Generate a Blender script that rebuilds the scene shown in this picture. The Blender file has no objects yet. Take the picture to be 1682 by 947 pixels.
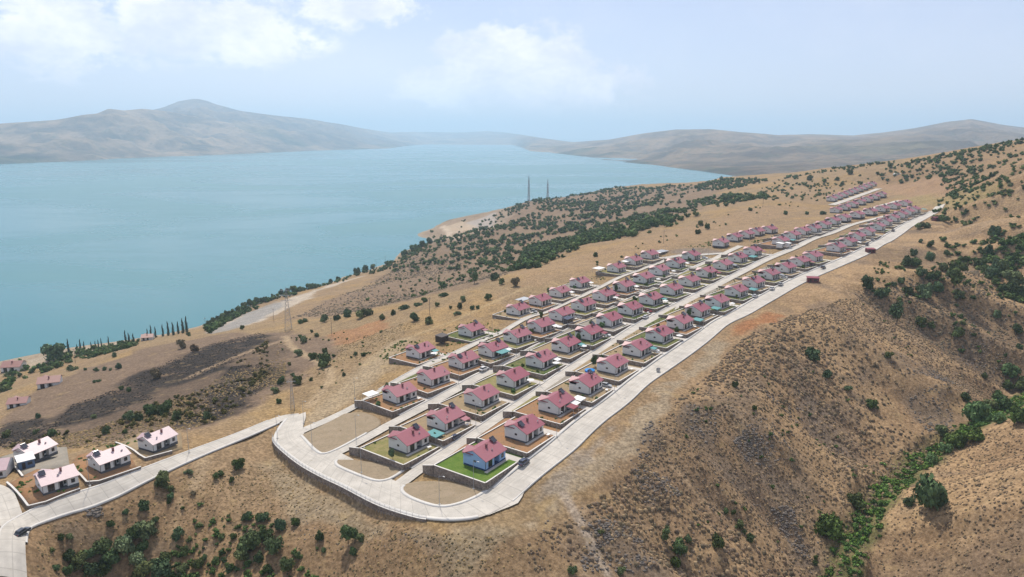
import bpy, math, random
import numpy as np
from mathutils import Vector
rng = np.random.default_rng(7); random.seed(7)
S = bpy.context.scene
COL = S.collection
# ------------------------------------------------------------------ camera, sky, sun, exposure
HC = 97.0; PITCH = math.atan(250.5 / 1150.0)
cam = bpy.data.objects.new('camera', bpy.data.cameras.new('camera')); COL.objects.link(cam)
cam.data.lens = 36 * 1150 / 1682; cam.data.sensor_width = 36; cam.data.clip_start = 1; cam.data.clip_end = 120000
cam.location = (0, 0, HC); cam.rotation_euler = (math.pi / 2 - PITCH, 0, 0); S.camera = cam
SUN_EL = math.radians(58); SUN_AZ = math.radians(-14)      # azimuth from +Y towards +X
S.view_settings.view_transform = 'Standard'; S.view_settings.look = 'None'
S.view_settings.exposure = 0.2; S.view_settings.gamma = 1.0
S.cycles.use_denoising = True
S.cycles.max_bounces = 6; S.cycles.diffuse_bounces = 3; S.cycles.volume_bounces = 1; S.cycles.transparent_max_bounces = 8
S.cycles.volume_step_rate = 10; S.cycles.volume_max_steps = 64
W = bpy.data.worlds.new('World'); S.world = W; W.use_nodes = True
HAZE_DENSITY = 0.000098

class NT:
    """small helper round a node tree"""
    def __init__(s, tree): s.t = tree; s.n = tree.nodes; s.l = tree.links
    def node(s, typ, ins=None, **kw):
        n = s.n.new(typ)
        for k, v in kw.items(): setattr(n, k, v)
        for k, v in (ins or {}).items():
            sock = n.inputs[k]
            if hasattr(v, 'is_linked') or isinstance(v, bpy.types.NodeSocket): s.l.new(v, sock)
            else: sock.default_value = v
        return n
    def math(s, op, a, b=0.0, clamp=False):
        n = s.n.new('ShaderNodeMath'); n.operation = op; n.use_clamp = clamp
        for i, v in enumerate((a, b)):
            if isinstance(v, bpy.types.NodeSocket): s.l.new(v, n.inputs[i])
            else: n.inputs[i].default_value = v
        return n.outputs[0]
    def mix(s, f, a, b, mode='MIX'):
        n = s.n.new('ShaderNodeMix'); n.data_type = 'RGBA'; n.blend_type = mode
        for i, v in ((0, f), (6, a), (7, b)):
            if isinstance(v, bpy.types.NodeSocket): s.l.new(v, n.inputs[i])
            elif i == 0: n.inputs[i].default_value = v
            else: n.inputs[i].default_value = (*v[:3], 1)
        return n.outputs[2]
    def smooth(s, v, a, b, c=0.0, d=1.0):
        n = s.n.new('ShaderNodeMapRange'); n.interpolation_type = 'SMOOTHSTEP'
        s.l.new(v, n.inputs[0])
        for i, x in zip((1, 2, 3, 4), (a, b, c, d)): n.inputs[i].default_value = x
        return n.outputs[0]
    def noise(s, vec, scale, detail=4.0, rough=0.55, dist=0.0):
        n = s.node('ShaderNodeTexNoise', {'Scale': scale, 'Detail': detail, 'Roughness': rough, 'Distortion': dist})
        if vec is not None: s.l.new(vec, n.inputs['Vector'])
        return n.outputs[0]
    def ramp(s, f, stops):
        n = s.n.new('ShaderNodeValToRGB'); e = n.color_ramp.elements
        while len(e) < len(stops): e.new(0.5)
        for el, (p, c) in zip(e, stops): el.position = p; el.color = (*c, 1)
        s.l.new(f, n.inputs[0]); return n.outputs[0]

def build_world():
    t = NT(W.node_tree); t.n.clear()
    sky = t.node('ShaderNodeTexSky', sky_type='NISHITA', sun_disc=False, sun_elevation=SUN_EL, sun_rotation=SUN_AZ,
                 altitude=1240.0, air_density=1.0, dust_density=1.6, ozone_density=1.0)
    geo = t.node('ShaderNodeTexCoord'); d = geo.outputs['Generated']
    sep = t.node('ShaderNodeSeparateXYZ', {0: d}); x, y, z = sep.outputs
    az = t.math('ARCTAN2', x, y); el = t.math('ARCSINE', z)
    p = t.node('ShaderNodeCombineXYZ', {0: az, 1: t.math('MULTIPLY', el, 1.5), 2: 0.0}).outputs[0]
    n1 = t.noise(p, 19.0, 10.0, 0.6, 0.1)
    big = t.noise(p, 4.0, 3.0, 0.5)
    def blob(a, e, sa, se):
        u = t.math('DIVIDE', t.math('SUBTRACT', az, a), sa); v = t.math('DIVIDE', t.math('SUBTRACT', el, e), se)
        return t.math('SUBTRACT', 1.0, t.math('SQRT', t.math('ADD', t.math('MULTIPLY', u, u), t.math('MULTIPLY', v, v))))
    def px_blob(u, v, su, sv):
        a, b, c = (u-841)/1150, math.cos(PITCH)-(v-473.5)/1150*math.sin(PITCH), -(math.sin(PITCH)+(v-473.5)/1150*math.cos(PITCH))
        k = 1+a*a; return blob(math.atan2(a, b), math.atan2(c, math.hypot(a, b)), su/1150/k, sv/1150/math.sqrt(k))
    bl = [px_blob(*q) for q in ((300, 45, 190, 62), (420, 70, 120, 45), (585, 12, 110, 34), (70, 70, 150, 55), (90, 0, 150, 36), (845, 105, 140, 66), (910, 140, 150, 50), (745, 140, 100, 42), (260, -60, 300, 60))]
    m = bl[0]
    for b in bl[1:]: m = t.math('MAXIMUM', m, b)
    away = t.math('SUBTRACT', t.smooth(big, .5, .75), t.smooth(el, .55, .22, 0.0, 1.4))   # loose cumulus higher up
    m = t.math('MAXIMUM', m, away)
    m = t.math('MAXIMUM', m, -0.6)
    f = t.math('ADD', m, t.math('MULTIPLY', t.math('SUBTRACT', n1, 0.5), 2.6))
    mask = t.math('MULTIPLY', t.smooth(f, -.1, 0.4), t.smooth(m, -0.45, 0.2))
    vol = t.smooth(t.math('SUBTRACT', t.noise(p, 9.0, 7.0, .6), t.math('MULTIPLY', n1, .25)), .2, .6)
    ccol = t.mix(vol, (7.4, 7.9, 8.8), (12.0, 11.9, 11.8))
    base = t.mix(t.smooth(el, .0, .3, .58, .34), sky.outputs[0], (6.7, 7.4, 9.2))            # thin high veil of cloud over the whole sky
    veil = t.math('MULTIPLY', t.smooth(t.noise(p, 2.6, 6.0, .6), .4, .7), .22)
    bank = t.smooth(px_blob(600, 150, 620, 130), 0.0, .9, 0.0, .5)                    # a broad pale bank of haze cloud over the lake
    base = t.mix(t.math('MAXIMUM', veil, t.math('MULTIPLY', bank, t.smooth(t.noise(p, 3.5, 6.0, .6), .25, .7, .5, 1.0))), base, (8.9, 9.1, 9.5))
    col = t.mix(t.math('MULTIPLY', mask, .8), base, ccol)
    col = t.mix(1.0, col, (1.0, .955, .985), 'MULTIPLY')
    bg = t.node('ShaderNodeBackground', {'Color': col, 'Strength': 0.105})
    out = t.node('ShaderNodeOutputWorld', {'Surface': bg.outputs[0]})
build_world()
sl = bpy.data.lights.new('sun', 'SUN'); sl.energy = 3.9; sl.angle = math.radians(0.5); sl.color = (1.0, .93, .83)
so = bpy.data.objects.new('sun', sl); COL.objects.link(so)
sd = Vector((math.sin(SUN_AZ) * math.cos(SUN_EL), math.cos(SUN_AZ) * math.cos(SUN_EL), math.sin(SUN_EL)))
so.rotation_euler = sd.to_track_quat('Z', 'Y').to_euler(); so.location = (0, 0, 500)

# ------------------------------------------------------------------ projection of photo pixels on to the ground
cp, sp = math.cos(PITCH), math.sin(PITCH)
def ray(u, v):
    a = (np.asarray(u, float) - 841) / 1150.; t = (np.asarray(v, float) - 473.5) / 1150.
    return a, cp - t * sp, -(sp + t * cp)
def at_z(u, v, z):
    a, b, c = ray(u, v); D = (z - HC) / c
    return np.array([a * D, b * D, z])
def at_d(u, v, D):
    a, b, c = ray(u, v); return np.array([a * D, b * D, HC + c * D])

# rows of houses: pixel of each front corner, and height polynomial along the row (x = index / 25)
ROW_PX = {
'A': [(797.7,773.8),(864.4,728),(918,683),(967.7,649.3),(1011.6,616),(1052.2,587.6),(1088.7,563.8),(1122.2,542.6),(1151,522),(1183.5,507),(1214.8,489),(1242.7,474),(1268,460.5),(1294.7,449),(1318.8,438.6),(1339.5,430),(1379,414.5),(1399,405),(1414,396),(1431,388),(1448,379),(1460,371),(1472.6,364.6),(1486,358.5),(1496.5,353.8),(1506.5,350)],
'B': [(669,746.5),(731.5,709.4),(792,670.5),(844.4,638.5),(891.3,606.6),(933,581),(971,560.5),(1004.4,537.8),(1038.8,519),(1073,502.2),(1107,486),(1136.7,471.5),(1165,457),(1192,444),(1216.5,432),(1241,420.4),(1287.3,403.2),(1306,393.3),(1322.6,386.5),(1341,382),(1357,375.8),(1373,369)],
'C': [(652.4,664.5),(709,635.5),(760,607.6),(809,588.5),(849.7,565.5),(889.4,547.9),(924,528.7),(960.4,512.4),(995,496),(1027.9,480.4),(1061,466.5),(1087.6,453.2),(1115,440.8),(1140.2,428),(1188.9,405.8),(1211,396.5),(1230,391.5),(1246,387),(1266.5,383.4)],
'D': [(689.8,590.7),(774.8,554.5),(852.5,519.2),(889.4,503.5),(922,489.6),(954.5,473.3),(1015,448.2),(1043,436),(1069.5,426)]}
ROW_GAP = {'A': [1]*15+[2]+[1]*9, 'B': [1]*15+[2]+[1]*5, 'C': [1]*13+[2]+[1]*4, 'D': [2,2,1,1,1,2,1,1]}
ROW_POLY = {'A': (.6,32.4,13.2,-13.), 'B': (-2.1,40.9,3.,-10.6), 'C': (-2.2,45.8,.8,-23.7), 'D': (0,14.4,40.2,-1.4)}
ROWS = {}
for k, px in ROW_PX.items():
    xi = np.concatenate([[0], np.cumsum(ROW_GAP[k])]) / 25.
    c = ROW_POLY[k]
    ROWS[k] = np.array([at_z(u, v, c[0]+c[1]*x+c[2]*x*x+c[3]*x**3) for (u, v), x in zip(px, xi)])
def extend(row, px0, z0, px1, z1):
    a, b = at_z(*px0, z0), at_z(*px1, z1); n = max(1, int(np.linalg.norm(b-a) // 20.8))
    return np.array([a + (b-a) * i / n for i in range(n + 1)])
ROWS['B'] = np.vstack([ROWS['B'], extend('B', (1390, 363.8), 29.6, (1491, 339), 34)])
ROWS['E'] = extend('E', (1371, 330.5), 30, (1437, 306), 36.5)
ROWS['F'] = extend('F', (1378, 350), 27, (1452, 323.5), 33)
def tangents(P):
    d = np.gradient(P[:, :2], axis=0) if len(P) > 1 else np.array([[.62, .785]])
    n = len(P); out = []
    for i in range(n):
        q = d[max(0, i-2):i+3].sum(0); out.append(q / np.linalg.norm(q))
    return np.array(out)
TAN = {k: tangents(P) for k, P in ROWS.items()}
def local(k, i, e1, e2):
    t = TAN[k][i]; n = np.array([-t[1], t[0]]); return ROWS[k][i][:2] + t * e1 + n * e2

# ------------------------------------------------------------------ terrain control points
CP = []
def cz(u, v, z): CP.append(at_z(u, v, z))
def cd(u, v, D): CP.append(at_d(u, v, D))
for k in 'ABCDEF':
    for i in range(0, len(ROWS[k])):
        z = ROWS[k][i][2]
        p = local(k, i, 12, -7); CP.append(np.array([*p, z - .15]))
        if k in 'CDE' and i % 2 == 0: p = local(k, i, 10, 14); CP.append(np.array([*p, z - .3]))
for q in [(795,812,-1.9),(860,800,-1.0),(720,846,-2.8),(660,830,-3.8),(770,845,-2.3),(600,800,-5),(540,765,-6),(500,735,-7),(455,716,-7.8),(480,690,-8),(440,695,-7.6),(330,740,-6),(230,782,-5.2),(100,830,-4.6),(30,856,-4.6),(10,920,-5.5),(50,760,-6.5),(150,740,-8),(270,705,-9.5),
          (655,795,-4),(690,800,-3.2),(530,755,-6.2),(590,735,-5.4),(640,785,-4.4),(550,690,-6.6),(560,800,-6.0),(640,842,-5.0),
          (1100,655,5.2),(1210,540,11.6),(1330,455,18.5),(1440,395,26.5),(1540,357,34),(975,745,0.),(1060,690,2.8),(1000,772,-1.2),(1085,665,3.8),(870,850,-3.2),
          # left hill and shore
          (475,540,-30),(345,547,-39),(250,640,-22),(400,600,-19.5),(400,650,-13),(100,700,-18),(0,765,-10),(20,685,-27),(120,602,-45),(200,572,-44),(60,640,-37),(330,680,-12.5),
          (0,628,-73),(40,612,-75),(90,588,-77),(230,560,-76),(320,540,-77.5),(0,596,-79.6),(120,571,-79.6),(200,560,-79.7),(340,531,-79.8),(385,520,-76),(450,487,-79.8),(480,487,-75),(560,455,-79.5),(590,455,-74),(645,428,-79.8),(700,397,-79.8),(688,384,-79.9),(715,372,-79.8),
          (760,385,-70),(790,362,-60),(740,368,-74),(830,345,-62),(760,358,-79),
          (545,600,-11),(600,560,-8),(640,520,-10),(560,560,-16),(520,530,-27),(600,520,-16),(700,520,-3),(780,486,2),(640,545,-5),(900,441,6),(980,405,9.5),(1100,380,15),(1180,352,23),(1260,330,30),(1200,370,21),(850,452,4),(1000,425,9.5),(560,650,-7),(520,650,-8.5),(470,650,-10),
          (600,480,-48),(560,500,-46),(700,480,-37),(700,445,-52),(640,465,-56),(780,446,-34),(850,420,-32),(950,372,-33),(900,395,-30),(1050,345,-14),(780,380,-42),(870,350,-38),(870,330,-36),(940,322,-37),(1000,310,-38),(1090,302,-42),(1150,298,-48),(1030,330,-28),
          # front slope
          (300,800,-9),(330,880,-17),(300,946,-23),(120,890,-12),(60,900,-7),(120,946,-19),(450,800,-11),(450,880,-15),(560,860,-9.5),(600,946,-15),(450,946,-19),(700,878,-4.6),(720,946,-9.5),(850,875,-3.2),(850,946,-9),(960,840,-4),(960,946,-11),(640,878,-7.),
          # right slope and ravine
          (1050,800,-5),(1130,740,-1.5),(1200,850,-17),(1100,900,-15.5),(1300,900,-26),(1200,940,-23),(1300,946,-29.5),(1395,946,-31),(1400,880,-29.3),(1475,795,-27),(1550,737,-24),(1640,655,-17.5),(1680,612,-13.5),
          (1200,700,-2.5),(1300,700,-11.5),(1400,745,-21),(1300,600,2),(1300,550,9),(1450,600,-4),(1350,800,-23),(1560,650,-14),(1500,450,19),(1400,500,12),(1600,530,2.5),(1682,480,12),(1600,400,27),(1682,380,37),(1550,365,33.5),(1600,600,-8.5),(1682,550,-2),
          (1500,850,-24.5),(1600,800,-16.5),(1682,760,-9),(1682,946,-9),(1550,946,-21.5),(1450,946,-29),(1600,880,-15),(1682,700,-11),(1620,700,-15.5),
          (1682,300,62),(1600,310,52),(1560,330,43),(1480,287,50),(1440,305,37.5),(1530,300,47),(1350,300,36)]: cz(*q)
for q in [(1682,228,900),(1640,238,960),(1600,245,1000),(1500,258,1010),(1400,271,1060),(1300,286,1150),(1240,291,1230),(1180,294,1350),(1682,262,600)]: cd(*q)
for u, v in [(100,450),(300,400),(500,350),(0,350),(0,500),(700,330),(900,290),(600,300),(1000,276),(200,300),(250,500),(400,450),(550,420),(800,315),(650,385),(1080,284)]: cz(u, v, -98)
for u, D in ((800, 1560), (840, 1680), (870, 1750), (905, 1880), (940, 2000), (1000, 2250), (1050, 2420), (1090, 2560), (1150, 2700), (1190, 2900)):
    a_, b_, _c = ray(u, 300); CP.append(np.array([a_*D, b_*D, -88.]))
def cpol(th, r, z): CP.append(np.array([r*math.sin(th), r*math.cos(th), z]))
for th, lst in ((-1.05, ((50,-14),(120,-8),(240,-12),(420,-55),(650,-85),(1500,-98),(6000,-98))), (-.75, ((6000,-98),(2500,-98))), (-.3, ((6000,-98),)), (0, ((6000,-98),)),
                (1.05, ((50,-20),(120,0),(240,20),(420,60),(900,110),(1600,60),(3000,-40),(6000,-60))), (.75, ((1700,30),(2600,-50),(6000,-70))), (.5, ((1500,30),(2200,-50),(3500,-75),(6000,-90))), (.33, ((2000,-50),(3000,-80),(6000,-98))),
                (-.5, ((50,-30),(110,-25))), (0, ((50,-40),(120,-30))), (.5, ((50,-26),(110,-18)))):
    for r, z in lst: cpol(th, r, z)
CP = np.array(CP)
def qpol(x, y): return np.stack([np.arctan2(x, y), np.log(np.hypot(x, y) + 20)], -1)
Q = qpol(CP[:, 0], CP[:, 1])
def tk(d2): return .5 * d2 * np.log(d2 + 1e-12)
nC = len(Q); K = tk(((Q[:, None] - Q[None]) ** 2).sum(-1)) + 8e-5 * np.eye(nC)
Pm = np.hstack([np.ones((nC, 1)), Q]); M = np.block([[K, Pm], [Pm.T, np.zeros((3, 3))]])
wts = np.linalg.solve(M, np.concatenate([CP[:, 2], np.zeros(3)]))
def tps(x, y):
    q = qpol(x.ravel(), y.ravel()); out = np.empty(len(q))
    for i in range(0, len(q), 20000):
        b = q[i:i+20000]; out[i:i+20000] = tk(((b[:, None] - Q[None]) ** 2).sum(-1)) @ wts[:nC] + wts[nC] + b @ wts[nC+1:]
    return out.reshape(x.shape)
NTH, NR = 480, 880
TH = np.linspace(-1.03, 1.03, NTH); LR = np.linspace(math.log(48), math.log(5600), NR)
def lookup(G, x, y):
    x = np.asarray(x, float); y = np.asarray(y, float)
    a = np.clip((np.arctan2(x, y) - TH[0]) / (TH[1]-TH[0]), 0, NTH-1.001); b = np.clip((np.log(np.hypot(x, y)) - LR[0]) / (LR[1]-LR[0]), 0, NR-1.001)
    i = a.astype(int); j = b.astype(int); f = a-i; g = b-j
    return (G[i, j]*(1-f)+G[i+1, j]*f)*(1-g) + (G[i, j+1]*(1-f)+G[i+1, j+1]*f)*g
ths, lrs = TH[::3], LR[::3]
def upsample(G3):
    fi = np.clip(np.arange(NTH)/3, 0, G3.shape[0]-1.001); fj = np.clip(np.arange(NR)/3, 0, G3.shape[1]-1.001)
    i = fi.astype(int); j = fj.astype(int); a = (fi-i)[:, None]; b = (fj-j)[None]
    return (G3[i][:, j]*(1-a)+G3[i+1][:, j]*a)*(1-b) + (G3[i][:, j+1]*(1-a)+G3[i+1][:, j+1]*a)*b
t2, l2 = np.meshgrid(np.append(ths, TH[-1] + (TH[1]-TH[0])), np.append(lrs, LR[-1] + (LR[1]-LR[0])), indexing='ij')
r2 = np.exp(l2); BASE = upsample(np.clip(tps(r2*np.sin(t2), r2*np.cos(t2)), -99, 130))
GT, GL = np.meshgrid(TH, LR, indexing='ij'); GR = np.exp(GL); GX = GR*np.sin(GT); GY = GR*np.cos(GT)
def hb(x, y): return lookup(BASE, x, y)
# value noise
_lat = rng.random((256, 256))
def vnoise(x, y):
    i = np.floor(x).astype(int); j = np.floor(y).astype(int); f = x-i; g = y-j
    f = f*f*(3-2*f); g = g*g*(3-2*g); L = lambda a, b: _lat[a & 255, b & 255]
    return (L(i, j)*(1-f)+L(i+1, j)*f)*(1-g) + (L(i, j+1)*(1-f)+L(i+1, j+1)*f)*g
def fbm(x, y, s, o=4, gain=.5):
    v = 0; a = 1; tot = 0
    for k in range(o): v = v + a*vnoise(x/s+17.3*k, y/s+9.1*k); tot += a; a *= gain; s *= .5
    return v/tot
def seg_dist(px, py, line):
    """distance of points to a polyline"""
    line = np.asarray(line)[:, :2]; best = np.full(px.shape, 1e9)
    for a, b in zip(line[:-1], line[1:]):
        d = b-a; L2 = d@d + 1e-9; t = np.clip(((px-a[0])*d[0]+(py-a[1])*d[1])/L2, 0, 1)
        best = np.minimum(best, (px-a[0]-t*d[0])**2 + (py-a[1]-t*d[1])**2)
    return np.sqrt(best)
def inpoly(px, py, poly):
    c = np.zeros(px.shape, bool); n = len(poly)
    for i in range(n):
        x1, y1 = poly[i][:2]; x2, y2 = poly[(i+1) % n][:2]
        if y1 == y2: continue
        c ^= ((y1 > py) != (y2 > py)) & (px < (x2-x1)*(py-y1)/(y2-y1)+x1)
    return c
FINAL = BASE.copy()
def cast(uv, grid=None):
    """photo pixels -> points on the ground (march along the view ray)"""
    G = BASE if grid is None else grid
    uv = np.asarray(uv, float).reshape(-1, 2); D = np.exp(np.linspace(math.log(70), math.log(5000), 1500))
    a, b, c = ray(uv[:, 0], uv[:, 1]); out = []
    for k in range(len(uv)):
        x, y, z = a[k]*D, b[k]*D, HC + c[k]*D
        h = lookup(G, x, y); below = np.nonzero(z < h)[0]
        j = below[0] if len(below) else len(D)-1
        j = max(j, 1); f0 = z[j-1]-h[j-1]; f1 = z[j]-h[j]; t = f0/(f0-f1) if f0 != f1 else 0
        t = min(max(t, 0), 1); d = D[j-1]+(D[j]-D[j-1])*t
        out.append((a[k]*d, b[k]*d, HC+c[k]*d))
    return np.array(out)
def resample(P, step):
    P = np.asarray(P, float); d = np.concatenate([[0], np.cumsum(np.linalg.norm(np.diff(P[:, :2], axis=0), axis=1))])
    n = max(2, int(d[-1]/step)+1); s = np.linspace(0, d[-1], n)
    return np.stack([np.interp(s, d, P[:, i]) for i in range(P.shape[1])], 1)
def chaikin(P, n=2):
    P = np.asarray(P, float)
    for _ in range(n):
        q = np.empty((2*len(P)-2, P.shape[1])); q[0::2] = .75*P[:-1]+.25*P[1:]; q[1::2] = .25*P[:-1]+.75*P[1:]
        P = np.vstack([P[:1], q, P[-1:]])
    return P
def unit(v): return v/np.linalg.norm(v)

# ------------------------------------------------------------------ road plans
def row_line(k, off, a=0, b=None, ext0=0, ext1=14):
    idx = range(a, len(ROWS[k]) if b is None else b); P = [local(k, i, 2, off) for i in idx]
    P = [P[0] - TAN[k][idx[0]]*ext0] + P + [P[-1] + TAN[k][idx[-1]]*ext1]
    return chaikin(P, 2)
px2 = lambda pts: cast(pts)[:, :2]
PLAN = {}
PLAN['wide_road'] = (np.vstack([px2([(735,841),(790,836),(835,817)]), row_line('A', -9.9, ext0=2, ext1=26)]), 7.4)
PLAN['middle_road'] = (np.vstack([px2([(628,812),(655,796)]), row_line('B', -8.3, b=25, ext0=6)]), 4.8)
PLAN['inner_road'] = (np.vstack([px2([(508,768),(531,756)]), row_line('C', -8.3, b=14, ext0=14, ext1=2), px2([(1190,416),(1217,403.5)])]), 4.8)
PLAN['outer_road'] = (np.vstack([px2([(478,716),(500,706)]), row_line('D', -7.6, b=9, ext0=40, ext1=-2), px2([(1085,425),(1115,419.8),(1152,418.5),(1190,416)])]), 4.6)
PLAN['upper_road'] = (chaikin(px2([(1396,353),(1437,340),(1476,329)]), 2), 7)
PLAN['top_road'] = (chaikin(px2([(1366,336.5),(1405,323),(1444,309.5)]), 2), 7)
PLAN['lower_road'] = (chaikin(px2([(22,950),(20,895),(24,862),(60,846),(110,828),(230,784),(330,741),(440,697),(466,685),(490,683)]), 2), 5.2)
PLAN['village_lane'] = (chaikin(px2([(-60,800),(0,806),(14,840),(24,868)]), 1), 5.5)
outer = chaikin(np.vstack([px2([(468,688),(455,704),(447.9,719),(451,730),(470,747),(496.7,767),(540.8,791),(605.9,823.5),(671,850),(720,857),(770,855),(798,848)]), [local('A', 0, -9, -13.7), local('A', 0, -3, -13.65), local('A', 0, 3, -13.6)]]), 2)
inner = chaikin(px2([(502,677),(503,686),(497,700),(500,716),(511,726),(530,738),(556,752),(600,775),(640,795),(690,815),(720,826),(750,822),(785,812),(812,797),(832,783)]), 2)
front_mid = .5*(resample(outer, 1)[np.linspace(0, len(resample(outer, 1))-1, 60).astype(int)] + resample(inner, 1)[np.linspace(0, len(resample(inner, 1))-1, 60).astype(int)])
ISLANDS = [chaikin(px2(q), 2) for q in (
    [(800,806),(783,817),(754,829),(723,835),(690,826),(664,814),(656,803),(668,794),(705,790),(760,796)],
    [(552,756),(548,764),(582,779),(612,790),(630,791.5),(652,782),(679,760),(662,767),(625,762),(580,756)],
    [(494,716),(522,747),(541,746),(600,713),(634,695),(600,676),(566,680)])]
# lots of the rows
LOT_BACK = {'A': 14.8, 'B': 15.5, 'C': 13, 'D': 13}
LOTS = []
for k, nmax in (('A', 26), ('B', 22), ('C', 14), ('D', 9)):
    for i in range(min(nmax, len(ROWS[k]))):
        L = np.linalg.norm(ROWS[k][i+1][:2]-ROWS[k][i][:2]) if i+1 < len(ROWS[k]) else 20
        LOTS.append((k, i, min(L, 21.5)))
def lot_poly(k, i, L, f=-4.7, b=None, x0=-6.3):
    b = LOT_BACK[k] if b is None else b
    return [local(k, i, x0, f), local(k, i, L+x0, f), local(k, i, L+x0, b), local(k, i, x0, b)]

# ------------------------------------------------------------------ terrain heights and colours
near_road = np.full(GX.shape, 1e9)
sel = (GR < 1100) & (GR > 120)
for name, (P, w) in PLAN.items():
    near_road[sel] = np.minimum(near_road[sel], seg_dist(GX[sel], GY[sel], resample(P, 6)) - w/2)
near_road[sel] = np.minimum(near_road[sel], seg_dist(GX[sel], GY[sel], front_mid) - 6.5)
settle = np.full(GX.shape, 1e9)
for k in ROWS: settle[sel] = np.minimum(settle[sel], seg_dist(GX[sel], GY[sel], np.array([local(k, i, 5, 6) for i in range(len(ROWS[k]))]))-16)
sm = lambda v, a, b: (lambda t: t*t*(3-2*t))(np.clip((v-a)/(b-a), 0, 1))
calm = sm(np.minimum(near_road, settle), 1, 26)
# rills run down the fall line of the right slope
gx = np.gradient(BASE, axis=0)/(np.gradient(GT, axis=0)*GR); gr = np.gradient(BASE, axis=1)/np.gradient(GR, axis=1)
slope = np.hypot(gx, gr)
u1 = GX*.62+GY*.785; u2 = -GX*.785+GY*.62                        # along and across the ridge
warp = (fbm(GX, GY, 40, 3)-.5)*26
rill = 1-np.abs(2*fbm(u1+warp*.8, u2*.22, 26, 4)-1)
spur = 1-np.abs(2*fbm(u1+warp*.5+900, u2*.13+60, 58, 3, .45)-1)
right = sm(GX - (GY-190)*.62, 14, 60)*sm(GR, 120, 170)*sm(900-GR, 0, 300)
hum = (fbm(GX, GY, 60, 5)-.5)
FINAL = BASE + calm*(right*((rill-.75)*8 + (spur-.72)*20*sm(slope, .14, .34)) + hum*(1.4+np.minimum(GR, 2500)*.0045)*(.4+1.6*np.clip(slope*2.2, 0, 1))
                     + (fbm(GX, GY, 7, 3)-.5)*.8*np.clip(slope*3, .15, 1.2))
far_fade = sm(GR, 1500, 3000)
FINAL = np.where(BASE < -78, np.minimum(FINAL, BASE + (FINAL-BASE)*.3), FINAL)
FINAL -= .35*sm(-near_road, -1.6-GR*.0015, -.2)
for k, i, L in LOTS:
    c = ROWS[k][i]; m = sel & (np.abs(GX-c[0]) < 40) & (np.abs(GY-c[1]) < 40)
    ii = np.nonzero(m); ins = inpoly(GX[ii], GY[ii], lot_poly(k, i, L))
    v = FINAL[ii]; v[ins] = np.minimum(v[ins], c[2]-.35); FINAL[ii] = v
ow = resample(outer, 1.5); ow = ow[6:int(len(ow)*.74)]
dn = np.full(GX.shape, 1e9); q = np.nonzero((np.abs(GX+50) < 90) & (np.abs(GY-205) < 90)); dq = seg_dist(GX[q], GY[q], ow)
k_ = np.argmin((GX[q][:, None]-ow[None, :, 0])**2+(GY[q][:, None]-ow[None, :, 1])**2, 1); tq = np.gradient(ow, axis=0); sd_ = (GX[q]-ow[k_, 0])*tq[k_, 1]-(GY[q]-ow[k_, 1])*tq[k_, 0]
dn[q] = np.where(sd_ > 0, dq, 1e9); edge_ = np.minimum(1, 6*np.minimum(k_, len(ow)-1-k_)/len(ow)); fall = np.zeros(GX.shape); fall[q] = edge_
FINAL -= 2.2*fall*(1-sm(dn, 1.5, 16))*sm(dn, .1, .9)
def hz(x, y): return lookup(FINAL, x, y)
def ground(uv): return cast(uv, FINAL)

def soft(uvpoly, feather):
    """mask of a patch outlined on the photo, on the ground, with a ragged soft edge"""
    P = cast(uvpoly); ins = np.zeros(GX.shape)
    lo, hi = P[:, :2].min(0)-60, P[:, :2].max(0)+60
    m = np.nonzero((GX > lo[0]) & (GX < hi[0]) & (GY > lo[1]) & (GY < hi[1]))
    x, y = GX[m], GY[m]; d = seg_dist(x, y, np.vstack([P, P[:1]])); s = np.where(inpoly(x, y, P), d, -d)
    s = s + (fbm(x, y, feather*2.2, 4)-.5)*feather*3.2
    ins[m] = sm(s, -feather*.5, feather*.6); return ins
def trail(uvline, w, soften=1.0):
    P = cast(uvline); m = np.zeros(GX.shape); lo, hi = P[:, :2].min(0)-30, P[:, :2].max(0)+30
    q = np.nonzero((GX > lo[0]) & (GX < hi[0]) & (GY > lo[1]) & (GY < hi[1]))
    d = seg_dist(GX[q], GY[q], chaikin(P[:, :2], 2)); m[q] = 1-sm(d, w*.35, w*.35+w*soften); return m
C = np.empty(GX.shape+(3,))
def lay(mask, col): C[:] = C*(1-mask[..., None]) + np.array(col)*mask[..., None]
n_a = fbm(GX, GY, 90, 5); n_b = fbm(GX+300, GY, 28, 4); n_c = fbm(GX, GY+500, 9, 4)
C[:] = (.305, .222, .138)
lay(sm(n_a, .42, .62), (.30, .225, .135)); lay(sm(n_b, .5, .7)*.7, (.36, .25, .12)); lay(sm(n_c, .52, .72)*.6, (.26, .19, .115))
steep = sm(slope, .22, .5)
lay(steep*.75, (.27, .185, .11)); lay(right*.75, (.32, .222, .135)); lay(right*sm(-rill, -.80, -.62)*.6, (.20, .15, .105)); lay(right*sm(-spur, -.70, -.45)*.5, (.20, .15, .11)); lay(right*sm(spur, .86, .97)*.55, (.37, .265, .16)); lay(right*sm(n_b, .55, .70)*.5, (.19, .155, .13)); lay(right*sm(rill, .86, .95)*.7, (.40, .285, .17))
lay(sm(n_c*n_b, .3, .42)*.4*steep, (.2, .17, .14))
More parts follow.
